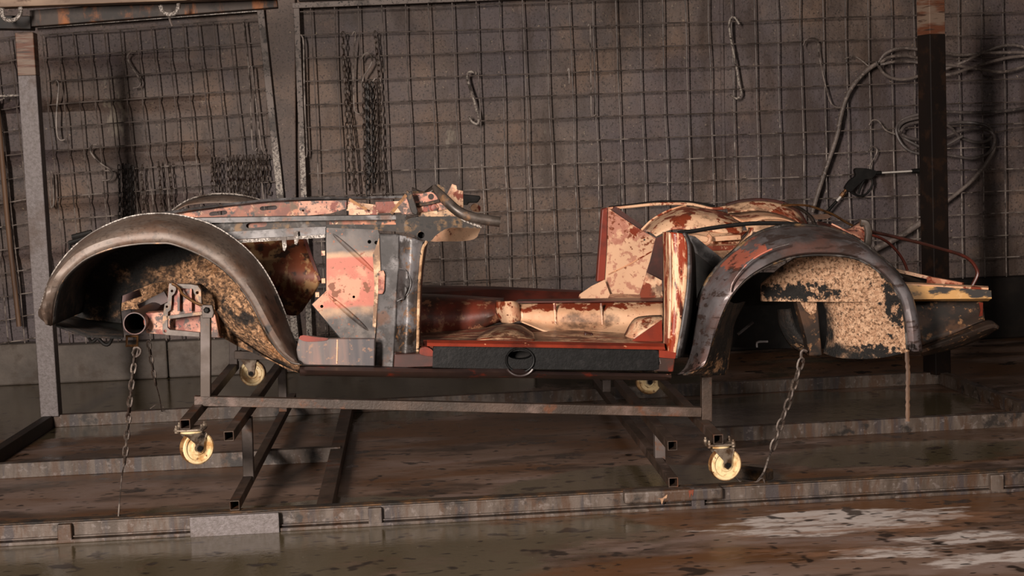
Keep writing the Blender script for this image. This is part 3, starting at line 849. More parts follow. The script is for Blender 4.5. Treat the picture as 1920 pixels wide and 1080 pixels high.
# overhead: pale beam across, rusty beam behind it
MB().bar(W(-120, 8, YR - .15), W(760, -24, YR - .15), .1, .065).build('beam', MT['topbeam'], cage, bev=.004)
MB().bar(W(60, 36, YR + .02), W(520, 0, YR + .05), .08, .085).build('beam', MT['rustbeam'], cage, bev=.004)
MB().bar(W(-90, 42, YR + .02), W(62, 44, YR + .02), .1, .07).build('beam', MT['darkpost'], cage, bev=.004)  # dark bar added in place of the beam's shadow left of the post
MB().bar(W(560, -6, YR - .1), W(1790, -50, YR - .1), .06, .05).build('beam', MT['darkpost'], cage, bev=.004)
for pts in ([(13, 45), (12, 75), (25, 105), (62, 115), (100, 100), (118, 65), (112, 40)], [(902, 30), (915, 65), (950, 82), (985, 72), (1004, 40), (1004, 20)]):
    MB().tube(smooth(Q(1, pts, YR - .21), 20), .011, 8).build('lifting_ring', MT['pinked'], cage, smooth_=True)
MB().tube(smooth(Q(1, [(950, 80), (955, 110), (962, 130), (970, 148)], YR - .2), 8), .006, 6).build('tie_wire', MT['wire'], cage)

for pts in ([(565, 588), (582, 575), (580, 588), (570, 590), (562, 612), (556, 592), (545, 590)], [(662, 560), (682, 556), (678, 580), (672, 570), (666, 588)]):
    MB().plate([W(960 + x / 2, 640 + y / 2, YN - .013) for x, y in pts], th=.006).build('paint_splash', MT['cream'], cage)

# ------------------------------------------------------------------ trolley under the car
tr = thing('trolley', W(385, 770, 5.87), 'low brown box-tube trolley with four cream castors under the car body', 'trolley')
T = .037
YL = 5.87


def btube(name, a, c, mt='tube', w_=T, hol=.004, up=(0, 0, 1)):
    return MB().bar(a, c, w_, w_, up=up, hollow=hol).build(name, MT[mt], tr, bev=.002)


btube('side_tube', W(365, 751, YL), W(1314, 772, YL))
btube('side_tube', W(440, 665, 7.0), W(1170, 688, 7.0))
cast = []
for nm, a, c, w_ in (('cross_tube', W(347, 796, 5.50), W(441, 684, 7.2), .037), ('cross_tube', W(429, 818, 5.55), W(522, 688, 7.55), .037),
                     ('cross_tube', W(1347, 824, 5.50), W(1235, 711, 7.2), .037), ('cross_tube', W(1261, 836, 5.55), W(1156, 714, 7.3), .037)):
    btube(nm, a, c, w_=w_)
for a, c in ((W(440, 953, 5.58), W(549, 741, 8.36)), (W(1263, 911, 5.58), W(1117, 712, 8.36))):
    a.z = RH + .006 + T / 2
    c.z = .066 + T / 2 + .001
    btube('skid_tube', a, c)
up = (0, 1, 0)
btube('upright', W(386, 590, YL), W(386, 743, YL), 'upright', .038, up=up)
btube('upright', W(1324, 706, YL), W(1324, 790, YL), 'tube', .04, up=up)
btube('upright', W(438, 628, 7.1), W(438, 684, 7.1), 'upright', .037, up=up)
btube('upright', W(1216, 680, 7.1), W(1216, 694, 7.1), 'upright', .037, up=up)
btube('upright', W(463, 782, 6.06), W(467, 901, 6.06), 'upright', .042, up=up)
btube('upright', W(1236, 806, 6.0), W(1237, 872, 6.0), 'upright', .042, up=up)
btube('upright', W(529, 690, 7.5), W(531, 771, 7.5), 'upright', .04, up=up)
btube('upright', W(1137, 712, 7.3), W(1137, 734, 7.3), 'upright', .04, up=up)
bk = MB().plate(Q(2, [(905, 660), (960, 660), (970, 700), (962, 728), (905, 728)], 5.84), th=.03).build('bracket', MT['upright'], tr, bev=.002)
MB().lathe(Q(2, [(931, 686)], 5.838)[0], (0, -1, 0), [(0, .012), (.008, .012), (.012, .008), (.012, 0)], 6).build('bolt', MT['black'], bk)


def castor(cw, r, yaw, top_z, plate_c):
    """cw wheel centre, yaw direction of rolling axis"""
    ax = Vector((math.cos(yaw), math.sin(yaw), 0))        # axle
    fd = Vector((-ax.y, ax.x, 0))
    pl = MB()
    # mounting plate with rounded corners
    px_, py_ = Vector((.058, 0, 0)), Vector((0, .05, 0))
    pc = Vector(plate_c)
    out = [pc + px_ * math.copysign(abs(math.cos(t)) ** .45, math.cos(t)) + py_ * math.copysign(abs(math.sin(t)) ** .45, math.sin(t)) for t in [2 * PI * k / 24 for k in range(24)]]
    pl.plate(out, th=.006, d=(0, 0, -1))
    co_ = pl.build('castor', MT['zinc'], tr, bev=.001)
    for sx in (-1, 1):
        for sy_ in (-1, 1):
            q = pc + Vector((sx * .045, sy_ * .037, 0))
            MB().lathe(q, (0, 0, 1), [(-.012, 0), (-.012, .008), (-.006, .008), (-.006, .004), (0, .004), (0, .008), (.007, .008), (.009, .005), (.016, .005), (.016, 0)], 6).build('bolt', MT['zinc'], co_)
    k = MB().lathe(pc - Vector((0, 0, .006)), (0, 0, -1), [(0, .034), (.004, .042), (.012, .040), (.014, .036), (.014, 0)], 28)
    k.build('swivel', MT['nylon'], co_, smooth_=True)
    fk = MB()
    tr_ = max(-.028, min(.028, (pc - cw).dot(fd)))
    crown = cw + fd * tr_
    crown.z = pc.z - .020
    for s_ in (-1, 1):
        o_ = ax * (s_ * .024)
        pts = [crown + fd * .04 + o_, crown - fd * .04 + o_, cw - fd * .016 + o_ + Vector((0, 0, .018)), cw - fd * .015 + o_ - Vector((0, 0, .006)), cw + o_ - Vector((0, 0, .017)), cw + fd * .015 + o_ - Vector((0, 0, .004)), cw + fd * .018 + o_ + Vector((0, 0, .02))]
        fk.plate(pts, th=.003, d=ax * s_)
    fk.plate([crown + fd * .04 - ax * .027, crown - fd * .04 - ax * .027, crown - fd * .04 + ax * .027, crown + fd * .04 + ax * .027], th=.004, d=(0, 0, 1))
    fk.build('fork', MT['zinc'], co_, bev=.001)
    wh = MB().lathe(cw, ax, [(-.012, 0), (-.012, .016), (-.0175, .016), (-.0175, .024), (-.011, .028), (-.010, r * .72), (-.0175, r * .80), (-.0175, r * .93), (-.013, r), (.013, r), (.0175, r * .93), (.0175, r * .80), (.010, r * .72),
                               (.011, .028), (.0175, .024), (.0175, .016), (.012, .016), (.012, 0)], 40)
    wh.build('wheel', MT['nylon'], co_, smooth_=True)
    MB().lathe(cw, ax, [(-.0145, r * .955), (-.0135, r + .0008), (.0135, r + .0008), (.0145, r * .955)], 40).build('tyre_band', MT['tread'], co_, smooth_=True)
    for s_ in (-1, 1):
        MB().lathe(cw + ax * (s_ * .027), ax * s_, [(0, .011), (.006, .011), (.006, .006), (.010, .006), (.010, 0)], 6).build('axle_nut', MT['black'], co_)
    return co_


for wc, yaw, tube_c in ((W(369, 839, 5.53), -1.02, W(347, 796, 5.50)), (W(1359, 870, 5.53), -1.36, W(1347, 824, 5.5)),
                        (W(474, 699, 7.12), -1.75, None), (W(1216, 715, 7.1), -1.5, None)):
    r = .060
    pz = wc.z + r + .030
    if tube_c is not None:
        pz = tube_c.z - T / 2
        pc = Vector((tube_c.x + .012, 5.545, pz - .001))
    else:
        pc = Vector((wc.x - .01, wc.y, pz))
    castor(wc, r, yaw, pz, pc)

# ------------------------------------------------------------------ the car body shell
car = thing('car_body', W(680, 700, 5.9), 'stripped sports car body shell of bare steel, red oxide and cream paint', 'car body')


def part(name, mb, mt, parent=None, **kw):
    return mb.build(name, MT[mt], parent or car, **kw)


# ---- near front wing
top = Q(2, [(98, 768), (40, 715), (58, 645), (88, 545), (140, 452), (215, 362), (300, 292), (400, 236), (520, 192), (640, 175), (740, 177), (860, 200), (980, 246), (1100, 326), (1190, 412), (1260, 512), (1322, 640), (1372, 780), (1412, 890), (1428, 972)], 5.84)
for i, p in enumerate(top):
    k = min(1, max(0, (i - 0) / 4))
    top[i] = Q(2, [[(98, 768), (40, 715), (58, 645), (88, 545), (140, 452), (215, 362), (300, 292), (400, 236), (520, 192), (640, 175), (740, 177), (860, 200), (980, 246), (1100, 326), (1190, 412), (1260, 512), (1322, 640), (1372, 780), (1412, 890), (1428, 972)][i]], 5.66 + .18 * k)[0]
lip = Q(2, [(104, 768), (112, 705), (126, 625), (160, 535), (245, 445), (330, 393), (440, 355), (560, 335), (680, 330), (740, 333), (830, 363), (930, 410), (1020, 472), (1100, 556), (1170, 656), (1240, 790), (1310, 900), (1380, 963), (1426, 974)], 5.63)
mid = [smooth(top, 40)[i].lerp(smooth(lip, 40)[i], .55) + Vector((0, -.075, .012)) for i in range(40)]
part('front_wing', MB().sheet(loft([top, mid, lip], 70, 7)), 'fender', smooth_=True, solid=.004)
part('wing_edge', MB().tube(smooth(top, 110), .006, 8, flat=((0, 1, 0), .55)), 'pinked', smooth_=True)
part('wing_lip', MB().tube(smooth(lip, 90), .0035, 6), 'tubesteel', smooth_=True)
# arch liner (runs straight back from the lip) and inner panel with its big opening
YI = 6.16
lw = smooth(lip, 40)
back = [Vector((p.x, YI + .01, p.z)) for p in lw]
part('arch_liner', MB().sheet([[l.lerp(k, t / 5) for l, k in zip(lw, back)] for t in range(6)]), 'blackseal', smooth_=True, solid=.006)
bottom = Q(2, [(1425, 1020), (1370, 1008), (1260, 950), (1100, 880), (1015, 833), (985, 830), (972, 640), (950, 585), (905, 548), (690, 537), (640, 545), (530, 590), (478, 612), (470, 690), (486, 834), (290, 826), (135, 770)], YI)
part('inner_wheel_arch', MB().plate([Vector((p.x, YI, p.z)) for p in lw] + bottom, th=.02), 'dirtyshadeseal')
# front lower corner skin, from the bottom of the liner
part('front_valance', MB().sheet([Q(2, [(125, 770), (290, 828), (486, 838)], 5.72), Q(2, [(130, 745), (300, 790), (486, 800)], 5.95), Q(2, [(130, 700), (300, 740), (480, 760)], YI)]), 'blackseal', solid=.006, smooth_=True)
# tail of the wing below the arch: underseal flange that sweeps to the sill
part('wing_tail', MB().sheet(loft([Q(2, [(985, 690), (1060, 800), (1180, 890), (1300, 960), (1428, 1018)], 5.80), Q(2, [(1100, 560), (1190, 720), (1270, 860), (1370, 955), (1428, 985)], 5.70)], 24, 5, .02)), 'dirtyshadeseal', smooth_=True, solid=.005)

# chassis seen through the arch
ct = part('cross_tube', MB().lathe(Q(15, [(488, 720)], 5.98)[0], (0, 1, 0), [(0, .040), (0, .044), (1.0, .044), (1.0, .040)], 28), 'darkox', smooth_=True)
part('bore_shade', MB().lathe(Q(15, [(488, 720)], 5.98)[0], (0, 1, 0), [(0.002, .0395), (.5, .0395), (.5, 0)], 28), 'black', ct, smooth_=True)  # black lining stands for the shade inside the tube
part('chassis_leg', MB().plate(Q(15, [(610, 590), (850, 575), (1100, 575), (1340, 590), (1470, 560), (1510, 620), (1560, 880), (1600, 905), (1310, 890), (880, 862), (640, 840), (600, 700)], 6.06), th=.08), 'pink', bev=.006)
tw = part('suspension_tower', MB().plate(smooth(Q(15, [(925, 215), (1000, 210), (1200, 222), (1290, 235), (1328, 290), (1340, 440), (1345, 590), (910, 620), (910, 560), (905, 430), (915, 300)], 6.0), 30, True), th=.02), 'pink', bev=.003)
part('flange', MB().plate(Q(15, [(925, 212), (1000, 215), (1015, 290), (990, 345), (960, 370), (955, 480), (945, 545), (910, 575), (905, 700), (905, 770), (935, 800), (1310, 835), (1310, 888), (890, 865), (845, 850), (840, 700), (860, 520), (870, 470), (905, 455), (915, 330)],
                          5.975), [disc((180 + 962 * .1481, 500 + 308 * .1481), 2.6, 12, 5.975), disc((180 + 897 * .1481, 500 + 507 * .1481), 2.4, 12, 5.975), disc((180 + 877 * .1481, 500 + 815 * .1481), 3, 12, 5.975)], th=.022), 'tubesteel', tw, bev=.003)
part('flange', MB().plate(Q(15, [(1020, 215), (1200, 222), (1290, 238), (1330, 295), (1345, 560), (1310, 500), (1290, 440), (1235, 330), (1225, 285), (1060, 270)], 5.975), [disc((180 + 1283 * .1481, 500 + 330 * .1481), 2.6, 12, 5.975)], th=.022), 'tubesteel', tw, bev=.003)
for x in (1048, 1200):
    part('rib', MB().plate(Q(15, [(x - 12, 280), (x + 12, 280), (x + 10, 560), (x - 18, 565)], 5.965), th=.04), 'pink', tw)
part('gusset', MB().bar(Q(15, [(905, 640)], 5.99)[0], Q(15, [(1345, 585)], 5.99)[0], .03, .012), 'tubesteel', tw)
part('brake_pipe', MB().tube(smooth(Q(15, [(960, 215), (1040, 260), (1090, 340), (1180, 410), (1300, 475), (1400, 495)], 5.945), 24), .0055, 8), 'brass', smooth_=True)
part('engine_mount', MB().bar(Q(15, [(560, 540)], 6.45)[0], Q(15, [(900, 370)], 6.45)[0], .03, .045), 'darkox')
part('steering_arm', MB().bar(Q(15, [(300, 420)], 6.6)[0], Q(15, [(560, 330)], 6.6)[0], .03, .03), 'darkox')
part('shackle', MB().tube(Q(15, [(390, 880), (525, 880), (520, 1000), (388, 1000)], 6.0), .007, 6, closed=True), 'brass')
part('bracket', MB().tube(smooth(Q(2, [(300, 830), (320, 855), (350, 838), (385, 868), (410, 868), (428, 836)], 6.0), 20), .007, 6), 'black', smooth_=True)
part('bumper_iron', MB().tube(Q(2, [(198, 330), (330, 290)], 6.05), .010, 8).tube(Q(2, [(215, 300), (320, 272)], 6.1), .012, 8).tube(Q(2, [(205, 365), (200, 320)], 6.05), .007, 6), 'black')

# far side of the nose: inner wing with slots, wing crest, far inner arch
slot = lambda k, x0, y0, x1, y1, r, Y: smooth(Q(k, [(x0, y0 - r), ((x0 + x1) / 2, (y0 + y1) / 2 - r), (x1, y1 - r), (x1 + r, y1), (x1, y1 + r), ((x0 + x1) / 2, (y0 + y1) / 2 + r), (x0, y0 + r), (x0 - r, y0)], Y), 20, True)
YF = 6.75
part('far_inner_wing', MB().plate(Q(12, [(600, 640), (880, 590), (1200, 550), (1560, 512), (1920, 492), (2050, 490), (2050, 660), (1910, 652), (900, 678), (620, 700)], YF) , [slot(12, 1035, 630, 1165, 616, 18, YF), slot(12, 1490, 580, 1615, 572, 18, YF)], th=.004), 'inner')
part('far_wing_rail', MB().sheet([Q(12, [(560, 625), (680, 606), (880, 576), (1200, 536), (1560, 496), (1920, 482), (2350, 478), (2760, 470)], YF - .02), Q(12, [(600, 642), (680, 630), (880, 598), (1200, 556), (1560, 518), (1920, 502), (2350, 498), (2760, 492)], YF - .025)]), 'bare', solid=.012)
arc = Q(12, [(690, 602), (800, 526), (900, 487), (1050, 457), (1200, 455), (1350, 475), (1490, 512)], 7.05)
part('far_wing', MB().sheet(loft([arc, Q(12, [(650, 640), (800, 560), (900, 540), (1050, 530), (1200, 530), (1350, 540), (1500, 560)], 6.9)], 30, 4, .03)), 'fender', smooth_=True, solid=.004)
part('wing_edge', MB().tube(smooth(arc, 40), .0075, 6), 'pinked', smooth_=True)
part('far_wheel_arch', MB().plate(Q(2, [(150, 770), (160, 560), (300, 420), (560, 350), (800, 370), (980, 430), (1010, 620), (990, 820), (900, 700), (520, 680)], 6.85), th=.01), 'dirtyshadeseal')
# bits of the inner wing further back
part('far_inner_wing', MB().plate(Q(3, [(0, 128), (243, 124), (240, 165), (160, 190), (50, 200), (0, 200)], YF - .03), [disc((560 + 22 * .3704, 330 + 175 * .3704), 2, 10, YF - .03)], th=.004), 'pink')
for (xa_, ya_, xb, yb, dy, h_) in ((245, 152, 390, 168, 0, .04), (255, 185, 400, 190, -.1, .03), (390, 160, 520, 155, 0, .05)):
    part('far_scuttle_rail', MB().bar(Q(3, [(xa_, ya_)], YF + dy)[0], Q(3, [(xb, yb)], YF + dy)[0], .02, h_), 'oxcream')
part('stay', MB().bar(Q(3, [(468, 190)], 6.4)[0], Q(3, [(545, 95)], 6.4)[0], .012, .014), 'brass')
part('stay', MB().bar(Q(3, [(255, 118)], 6.6)[0], Q(3, [(345, 170)], 6.6)[0], .01, .012), 'brass')
part('bulkhead_brace', MB().plate(Q(3, [(500, 160), (545, 110), (575, 190), (525, 195)], 6.2), th=.01), 'pink')

# near side rails above the wing
YE = 5.93
part('near_wing_rail', MB().plate(Q(12, [(840, 668), (1910, 650), (2790, 640), (2790, 678), (1910, 690), (960, 712)], YE), th=.012).sheet([Q(12, [(840, 668), (1910, 650), (2790, 640)], YE), Q(12, [(860, 660), (1910, 643), (2790, 634)], YE + .05)]), 'bare', smooth_=False)
part('near_inner_wing', MB().plate(Q(12, [(1000, 712), (1910, 690), (2070, 690), (2070, 742), (1910, 745), (1180, 792)], YE + .03), [slot(12, 1370, 736, 1520, 722, 22, YE + .03)], th=.006), 'darksteel')
part('slot_backing', MB().plate(Q(12, [(1320, 700), (1570, 690), (1570, 770), (1320, 780)], YE + .055), th=.004), 'inner')
part('near_inner_wing', MB().plate(Q(12, [(1150, 794), (1910, 748), (2070, 745), (2070, 822), (1910, 822), (1250, 858)], YE + .01), th=.006), 'bare')
part('gutter', MB().bar(Q(12, [(1250, 878)], YE)[0], Q(12, [(2065, 828)], YE)[0], .02, .012), 'pinked')
for x, y in ((1695, 845), (1800, 790)):
    part('clip', MB().plate(Q(12, [(x - 25, y - 5), (x + 15, y - 10), (x + 20, y + 80), (x + 5, y + 118), (x - 12, y + 112)], YE - .015), th=.006), 'pinked')
part('near_wing_strip', MB().plate(Q(3, [(155, 224), (385, 224), (520, 224), (520, 246), (385, 247), (155, 247)], YE + .04), th=.006), 'inner')
part('near_wing_strip', MB().plate(Q(3, [(140, 246), (525, 246), (535, 285), (400, 274), (140, 264)], YE + .02), th=.006), 'darksteel')
# rusty footbox behind
part('footbox', MB().sheet(loft([Q(2, [(1080, 300), (1300, 300), (1460, 300)], 6.45), Q(2, [(1150, 420), (1330, 430), (1500, 440)], 6.35), Q(2, [(1270, 560), (1400, 560), (1535, 535)], 6.32), Q(2, [(1320, 700), (1400, 715), (1440, 690)], 6.42)], 16, 6)), 'rustsheet', smooth_=True, solid=.005)
part('footbox_flange', MB().bar(Q(2, [(1455, 310)], 6.40)[0], Q(2, [(1537, 535)], 6.32)[0], .012, .03, up=(0, 1, 0)), 'darkox')

# ---- footwell side panel with its two swages
YP = 5.84
part_ = part('footwell_panel', MB().plate(Q(3, [(140, 262), (400, 272), (410, 300), (414, 480), (402, 600), (386, 822), (212, 822), (68, 650), (138, 580)], YP),
             [disc((560 + 358 * .3704, 330 + 333 * .3704), 3.6, 12, YP), disc((560 + 393 * .3704, 330 + 337 * .3704), 3.6, 12, YP), disc((560 + 117 * .3704, 330 + 660 * .3704), 3, 12, YP), disc((560 + 279 * .3704, 330 + 612 * .3704), 2.6, 10, YP)], th=.004), 'panel')
for a, c in (((172, 292), (386, 488)), ((150, 604), (352, 782))):
    pa, pc = Q(3, [a, c], YP)
    part('swage', MB().tube([pa.lerp(pc, t / 12) for t in range(13)], [.002 + .0085 * math.sin(PI * t / 12) ** .5 for t in range(13)], 8), 'panel', part_, smooth_=True)
part('panel_flange', MB().sheet([Q(3, [(138, 262), (138, 580), (66, 650), (210, 822)], YP), Q(3, [(142, 262), (140, 575), (78, 648), (215, 815)], YP + .06)]), 'black', part_, solid=.004)
for x, y in ((125, 390), (126, 530), (95, 600)):
    part('clip', MB().box(Q(3, [(x, y)], YP)[0], (.014, .02, .018)), 'cream', part_)
part('panel_backing', MB().plate(Q(3, [(145, 300), (410, 300), (400, 820), (215, 815), (90, 650), (145, 580)], YP + .09), th=.004), 'black')
part('panel_edge', MB().plate(Q(3, [(375, 400), (412, 300), (414, 480), (402, 600), (388, 800), (374, 760), (384, 560)], YP - .006), th=.005), 'dirtycream', part_)
# ---- hinge post
part('hinge_post', MB().plate(Q(3, [(406, 292), (512, 296), (510, 470), (498, 630), (486, 900), (480, 972), (384, 970), (392, 800), (402, 600), (414, 480)], 5.79), th=.05), 'bare', bev=.006)
part('hinge_plate', MB().plate(Q(3, [(404, 482), (430, 478), (438, 500), (434, 580), (425, 598), (402, 598)], 5.775), th=.02), 'pink', bev=.003)
l1 = Q(3, [(512, 300), (510, 470), (500, 560), (498, 700), (482, 900), (478, 972)], 5.79)
l2 = Q(3, [(570, 312), (562, 470), (552, 560), (550, 700), (540, 900), (536, 970)], 5.74)
l3 = Q(3, [(634, 335), (612, 470), (606, 560), (604, 700), (600, 890), (592, 968)], 5.77)
part('door_pillar', MB().sheet(loft([l1, l2, l3], 40, 6)), 'shiny', smooth_=True, solid=.005)
part('pillar_boss', MB().sheet(loft([Q(3, [(508, 470), (500, 560), (497, 632)], 5.765), Q(3, [(545, 480), (540, 560), (530, 625)], 5.728), Q(3, [(548, 490), (568, 545), (535, 622)], 5.738)], 18, 5)), 'bare', smooth_=True, solid=.004)
part('pillar_seam', MB().tube(smooth(Q(3, [(508, 468), (545, 480), (568, 540), (545, 605), (498, 634)], 5.735), 20), .0022, 6), 'bare', smooth_=True)
part('door_seal', MB().tube(smooth(Q(3, [(650, 330), (628, 370), (616, 470), (610, 560), (606, 700), (602, 888)], 5.76), 40), .006, 8), 'dirtycream', smooth_=True)
part('pillar_back', MB().sheet([Q(3, [(636, 338), (614, 470), (608, 560), (606, 700), (602, 890)], 5.78), Q(3, [(650, 340), (630, 470), (622, 560), (618, 700), (612, 880)], 5.95)]), 'darkox', solid=.005)
part('pillar_foot', MB().plate(Q(3, [(484, 902), (640, 898), (690, 908), (688, 965), (480, 972)], 5.70), th=.12), 'darkox', bev=.006)
part('paint_flakes', MB().plate(smooth(Q(3, [(610, 898), (620, 872), (650, 866), (680, 885), (684, 912), (640, 910)], 5.695), 16, True), th=.05), 'redox', bev=.004)

# ---- scuttle and windscreen pillar
YQ = 5.76
part('scuttle_side', MB().plate(smooth(Q(14, [(330, 640), (620, 638), (985, 632), (1120, 690), (1340, 790), (1335, 818), (1200, 812), (870, 808), (730, 862), (630, 940), (580, 1000), (520, 1020), (430, 990), (330, 930), (200, 880), (150, 860), (160, 700)], YQ), 60, True),
     [disc((740 + 412 * .1203, 330 + 922 * .1203), 6.4, 16, YQ)], th=.05), 'darksteel', bev=.004)
part('scuttle_shade', MB().plate(disc((740 + 412 * .1203, 330 + 922 * .1203), 9, 12, YQ + .054), th=.004), 'black')  # black disc added behind the through hole so it reads as dark
part('scuttle_corner', MB().plate(Q(14, [(20, 600), (150, 600), (180, 690), (150, 880), (20, 880)], YQ + .08), th=.03), 'darksteel')
part('scuttle_top', MB().plate(Q(14, [(370, 572), (620, 545), (860, 512), (960, 560), (1010, 628), (620, 634), (370, 634)], YQ + .02), th=.03), 'dirtycream', bev=.003)
dp = part('dash_end', MB().plate(smooth(Q(14, [(270, 285), (420, 275), (560, 248), (640, 300), (690, 385), (780, 470), (860, 505), (620, 545), (370, 572), (330, 440)], YQ + .05), 40, True),
     [disc((740 + 567 * .1203, 330 + 322 * .1203), 5.6, 16, YQ + .05)], th=.02), 'pink', bev=.002)
part('dash_bead', MB().tube(smooth(Q(14, [(330, 450), (480, 435), (600, 410), (695, 385)], YQ + .04), 16), .007, 6), 'tubesteel', dp, smooth_=True)
part('dash_boss', MB().lathe(Q(14, [(620, 495)], YQ + .05)[0], (0, -1, 0), [(0, .016), (.008, .014), (.010, .008), (.010, 0)], 18), 'pink', dp, smooth_=True)
part('scuttle_rim', MB().sheet([Q(14, [(270, 180), (330, 215), (460, 255), (560, 180), (600, 150)], YQ + .14), Q(14, [(290, 290), (400, 285), (500, 270), (580, 240), (640, 200)], YQ + .06)]), 'tubesteel', solid=.006, smooth_=True)
part('pillar_stub', MB().plate(Q(14, [(178, 232), (200, 225), (235, 255), (262, 228), (300, 360), (362, 545), (355, 590), (330, 612), (268, 582), (225, 470), (195, 340)], YQ - .02), th=.035), 'darksteel', bev=.004)
n = 30
pth = smooth(Q(14, [(610, 165, YQ + .05), (690, 250, YQ + .03), (790, 370, YQ), (900, 480, YQ - .02), (1030, 575, YQ - .03), (1200, 640, YQ - .03), (1400, 680, YQ - .03), (1640, 715, YQ - .03)]), n)
part('windscreen_pillar', MB().tube(pth, [.010 + .010 * min(1, i / 8) + .002 * math.sin(i) * 0 for i in range(n)], 10), 'tubesteel', smooth_=True)
part('pillar_weld', MB().tube(smooth(Q(14, [(1000, 632), (1080, 690), (1200, 740), (1350, 800)], YQ - .015), 16), .005, 6), 'pinked', smooth_=True)
part('scuttle_fin', MB().plate(Q(14, [(815, 290), (895, 125), (960, 150), (975, 215), (1065, 235), (1068, 495), (1020, 478), (930, 420)], YQ + .35), th=.01), 'oxcream')
part('scuttle_back', MB().bar(Q(14, [(640, 150)], YQ + .4)[0], Q(14, [(840, 270)], YQ + .4)[0], .03, .02), 'darksteel')
part('far_hinge', MB().plate(Q(14, [(1065, 285), (1330, 310), (1340, 350), (1290, 418), (1150, 420), (1140, 455), (1065, 450)], YQ + .7), th=.05), 'black', bev=.004)
part('dash_tab', MB().plate(smooth(Q(14, [(1185, 520), (1205, 450), (1260, 430), (1335, 475), (1330, 545), (1290, 570)], YQ + .6), 20, True), th=.03), 'cream', bev=.004)
part('parcel_shelf', MB().plate(smooth(Q(14, [(560, 1015), (620, 920), (860, 800), (1305, 800), (1306, 900), (1275, 960), (1200, 995), (1050, 1016), (800, 1018)], 6.15), 40, True), th=.03), 'cream', bev=.004)

# ---- sill, door opening and floor
part('sill_side', MB().plate(Q(3, [(0, 818), (70, 812), (150, 824), (386, 824), (384, 962), (0, 955), (-12, 880)], 5.70), th=.03), 'sillside', bev=.004)
part('sill_patch', MB().plate(smooth(Q(3, [(0, 822), (20, 806), (80, 815), (150, 822), (130, 834), (40, 838)], 5.695), 20, True), th=.006), 'redox')
part('sill_seam', MB().tube(Q(3, [(196, 828), (193, 950)], 5.70), .003, 6), 'cream')
part('bottom_rail', MB().sheet(loft([Q(3, [(5, 962), (384, 965), (650, 972), (1080, 970)], 5.70) + Q(4, [(700, 978), (1395, 992)], 5.70), Q(3, [(5, 985), (384, 992), (650, 995), (1080, 998)], 5.66) + Q(4, [(700, 1000), (1398, 1012)], 5.66),
                                  Q(3, [(5, 1008), (384, 1014), (650, 1020), (1080, 1020)], 5.72) + Q(4, [(700, 1018), (1390, 1030)], 5.72), Q(3, [(5, 1000), (384, 1008), (650, 1012), (1080, 1014)], 5.86) + Q(4, [(700, 1010), (1390, 1022)], 5.86)], 50, 4)), 'bottomrail', smooth_=True, solid=.004)
part('sill_box', MB().plate(smooth(Q(4, [(96, 850), (140, 842), (700, 852), (1270, 862), (1318, 875), (1332, 915), (1318, 960), (1280, 976), (700, 970), (140, 962), (98, 955), (92, 900)], 5.685), 70, True),
     [disc((780 + 569 * .3426, 360 + 893 * .3426), 22, 20, 5.685, 8)], th=.05), 'tar', bev=.006)
part('jacking_tube', MB().tube(smooth([W(780 + (569 + 76 * math.cos(t)) * .3426, 360 + (920 + 66 * math.sin(t)) * .3426, 5.676) for t in [PI * .0 + 2 * PI * k / 24 for k in range(24)]], 48, True), .004, 6, closed=True), 'tar', smooth_=True)
part('jacking_lip', MB().tube(smooth([W(780 + (569 + 80 * math.cos(t)) * .3426, 360 + (935 + 72 * math.sin(t)) * .3426, 5.655) for t in [PI * .16 + PI * .68 * k / 14 for k in range(15)]], 24), .005, 6), 'bottomrail', smooth_=True)
part('sill_hollow_shade', MB().plate(Q(4, [(480, 860), (660, 860), (660, 960), (480, 960)], 5.76), th=.004), 'black')  # black plate stands for the dark inside of the sill hole
part('sill_top', MB().sheet([Q(4, [(60, 842), (700, 850), (1365, 862)], 5.675), Q(4, [(60, 828), (700, 836), (1360, 848)], 5.672), Q(4, [(60, 813), (700, 822), (1360, 834)], 5.70), Q(4, [(60, 810), (700, 819), (1360, 830)], 5.80)]), 'redox', solid=.005)
part('sill_inner', MB().sheet([Q(4, [(40, 812), (700, 820), (1360, 832)], 5.80), Q(4, [(40, 850), (700, 850), (1360, 860)], 5.83)]), 'darkox', solid=.004)
# floor pan, tunnel, seat box
fl = [Q(4, [(-60, 850), (350, 850), (700, 850), (1360, 850)], 5.82), Q(4, [(-60, 812), (350, 790), (640, 790), (1360, 800)], 6.02), Q(4, [(-60, 780), (350, 745), (560, 720), (1360, 760)], 6.32)]
part('floor_pan', MB().sheet(loft(fl, 30, 6)), 'floorpan', smooth_=True, solid=.006)
part('floor_hump', MB().sheet(loft([Q(4, [(330, 812, 5.86), (450, 815, 5.84), (600, 818, 5.84), (650, 810, 5.86)]), Q(4, [(360, 775, 6.0), (460, 735, 5.98), (560, 735, 5.98), (640, 775, 6.0)]), Q(4, [(400, 760, 6.2), (470, 728, 6.22), (560, 728, 6.22), (620, 760, 6.2)])], 24, 6)), 'floorpan', smooth_=True, solid=.004)
part('tunnel', MB().sheet(loft([Q(4, [(-70, 800), (120, 800), (280, 780), (430, 720), (470, 712)], 6.30), Q(4, [(-70, 690), (120, 690), (280, 680), (440, 660), (475, 655)], 6.28), Q(4, [(-70, 575), (120, 582), (280, 592), (440, 602), (480, 602)], 6.36), Q(4, [(-70, 556), (120, 562), (280, 570), (440, 580), (480, 582)], 6.55)], 24, 5)), 'tunnel', smooth_=True, solid=.005)
part('gearbox_cover', MB().sheet(loft([Q(4, [(438, 602), (440, 660), (470, 716)], 6.27), Q(4, [(500, 598), (505, 650), (520, 718)], 6.17), Q(4, [(540, 600), (556, 640), (562, 706)], 6.20), Q(4, [(566, 612), (568, 660), (570, 706)], 6.28)], 14, 5)), 'oxcream', smooth_=True, solid=.005)
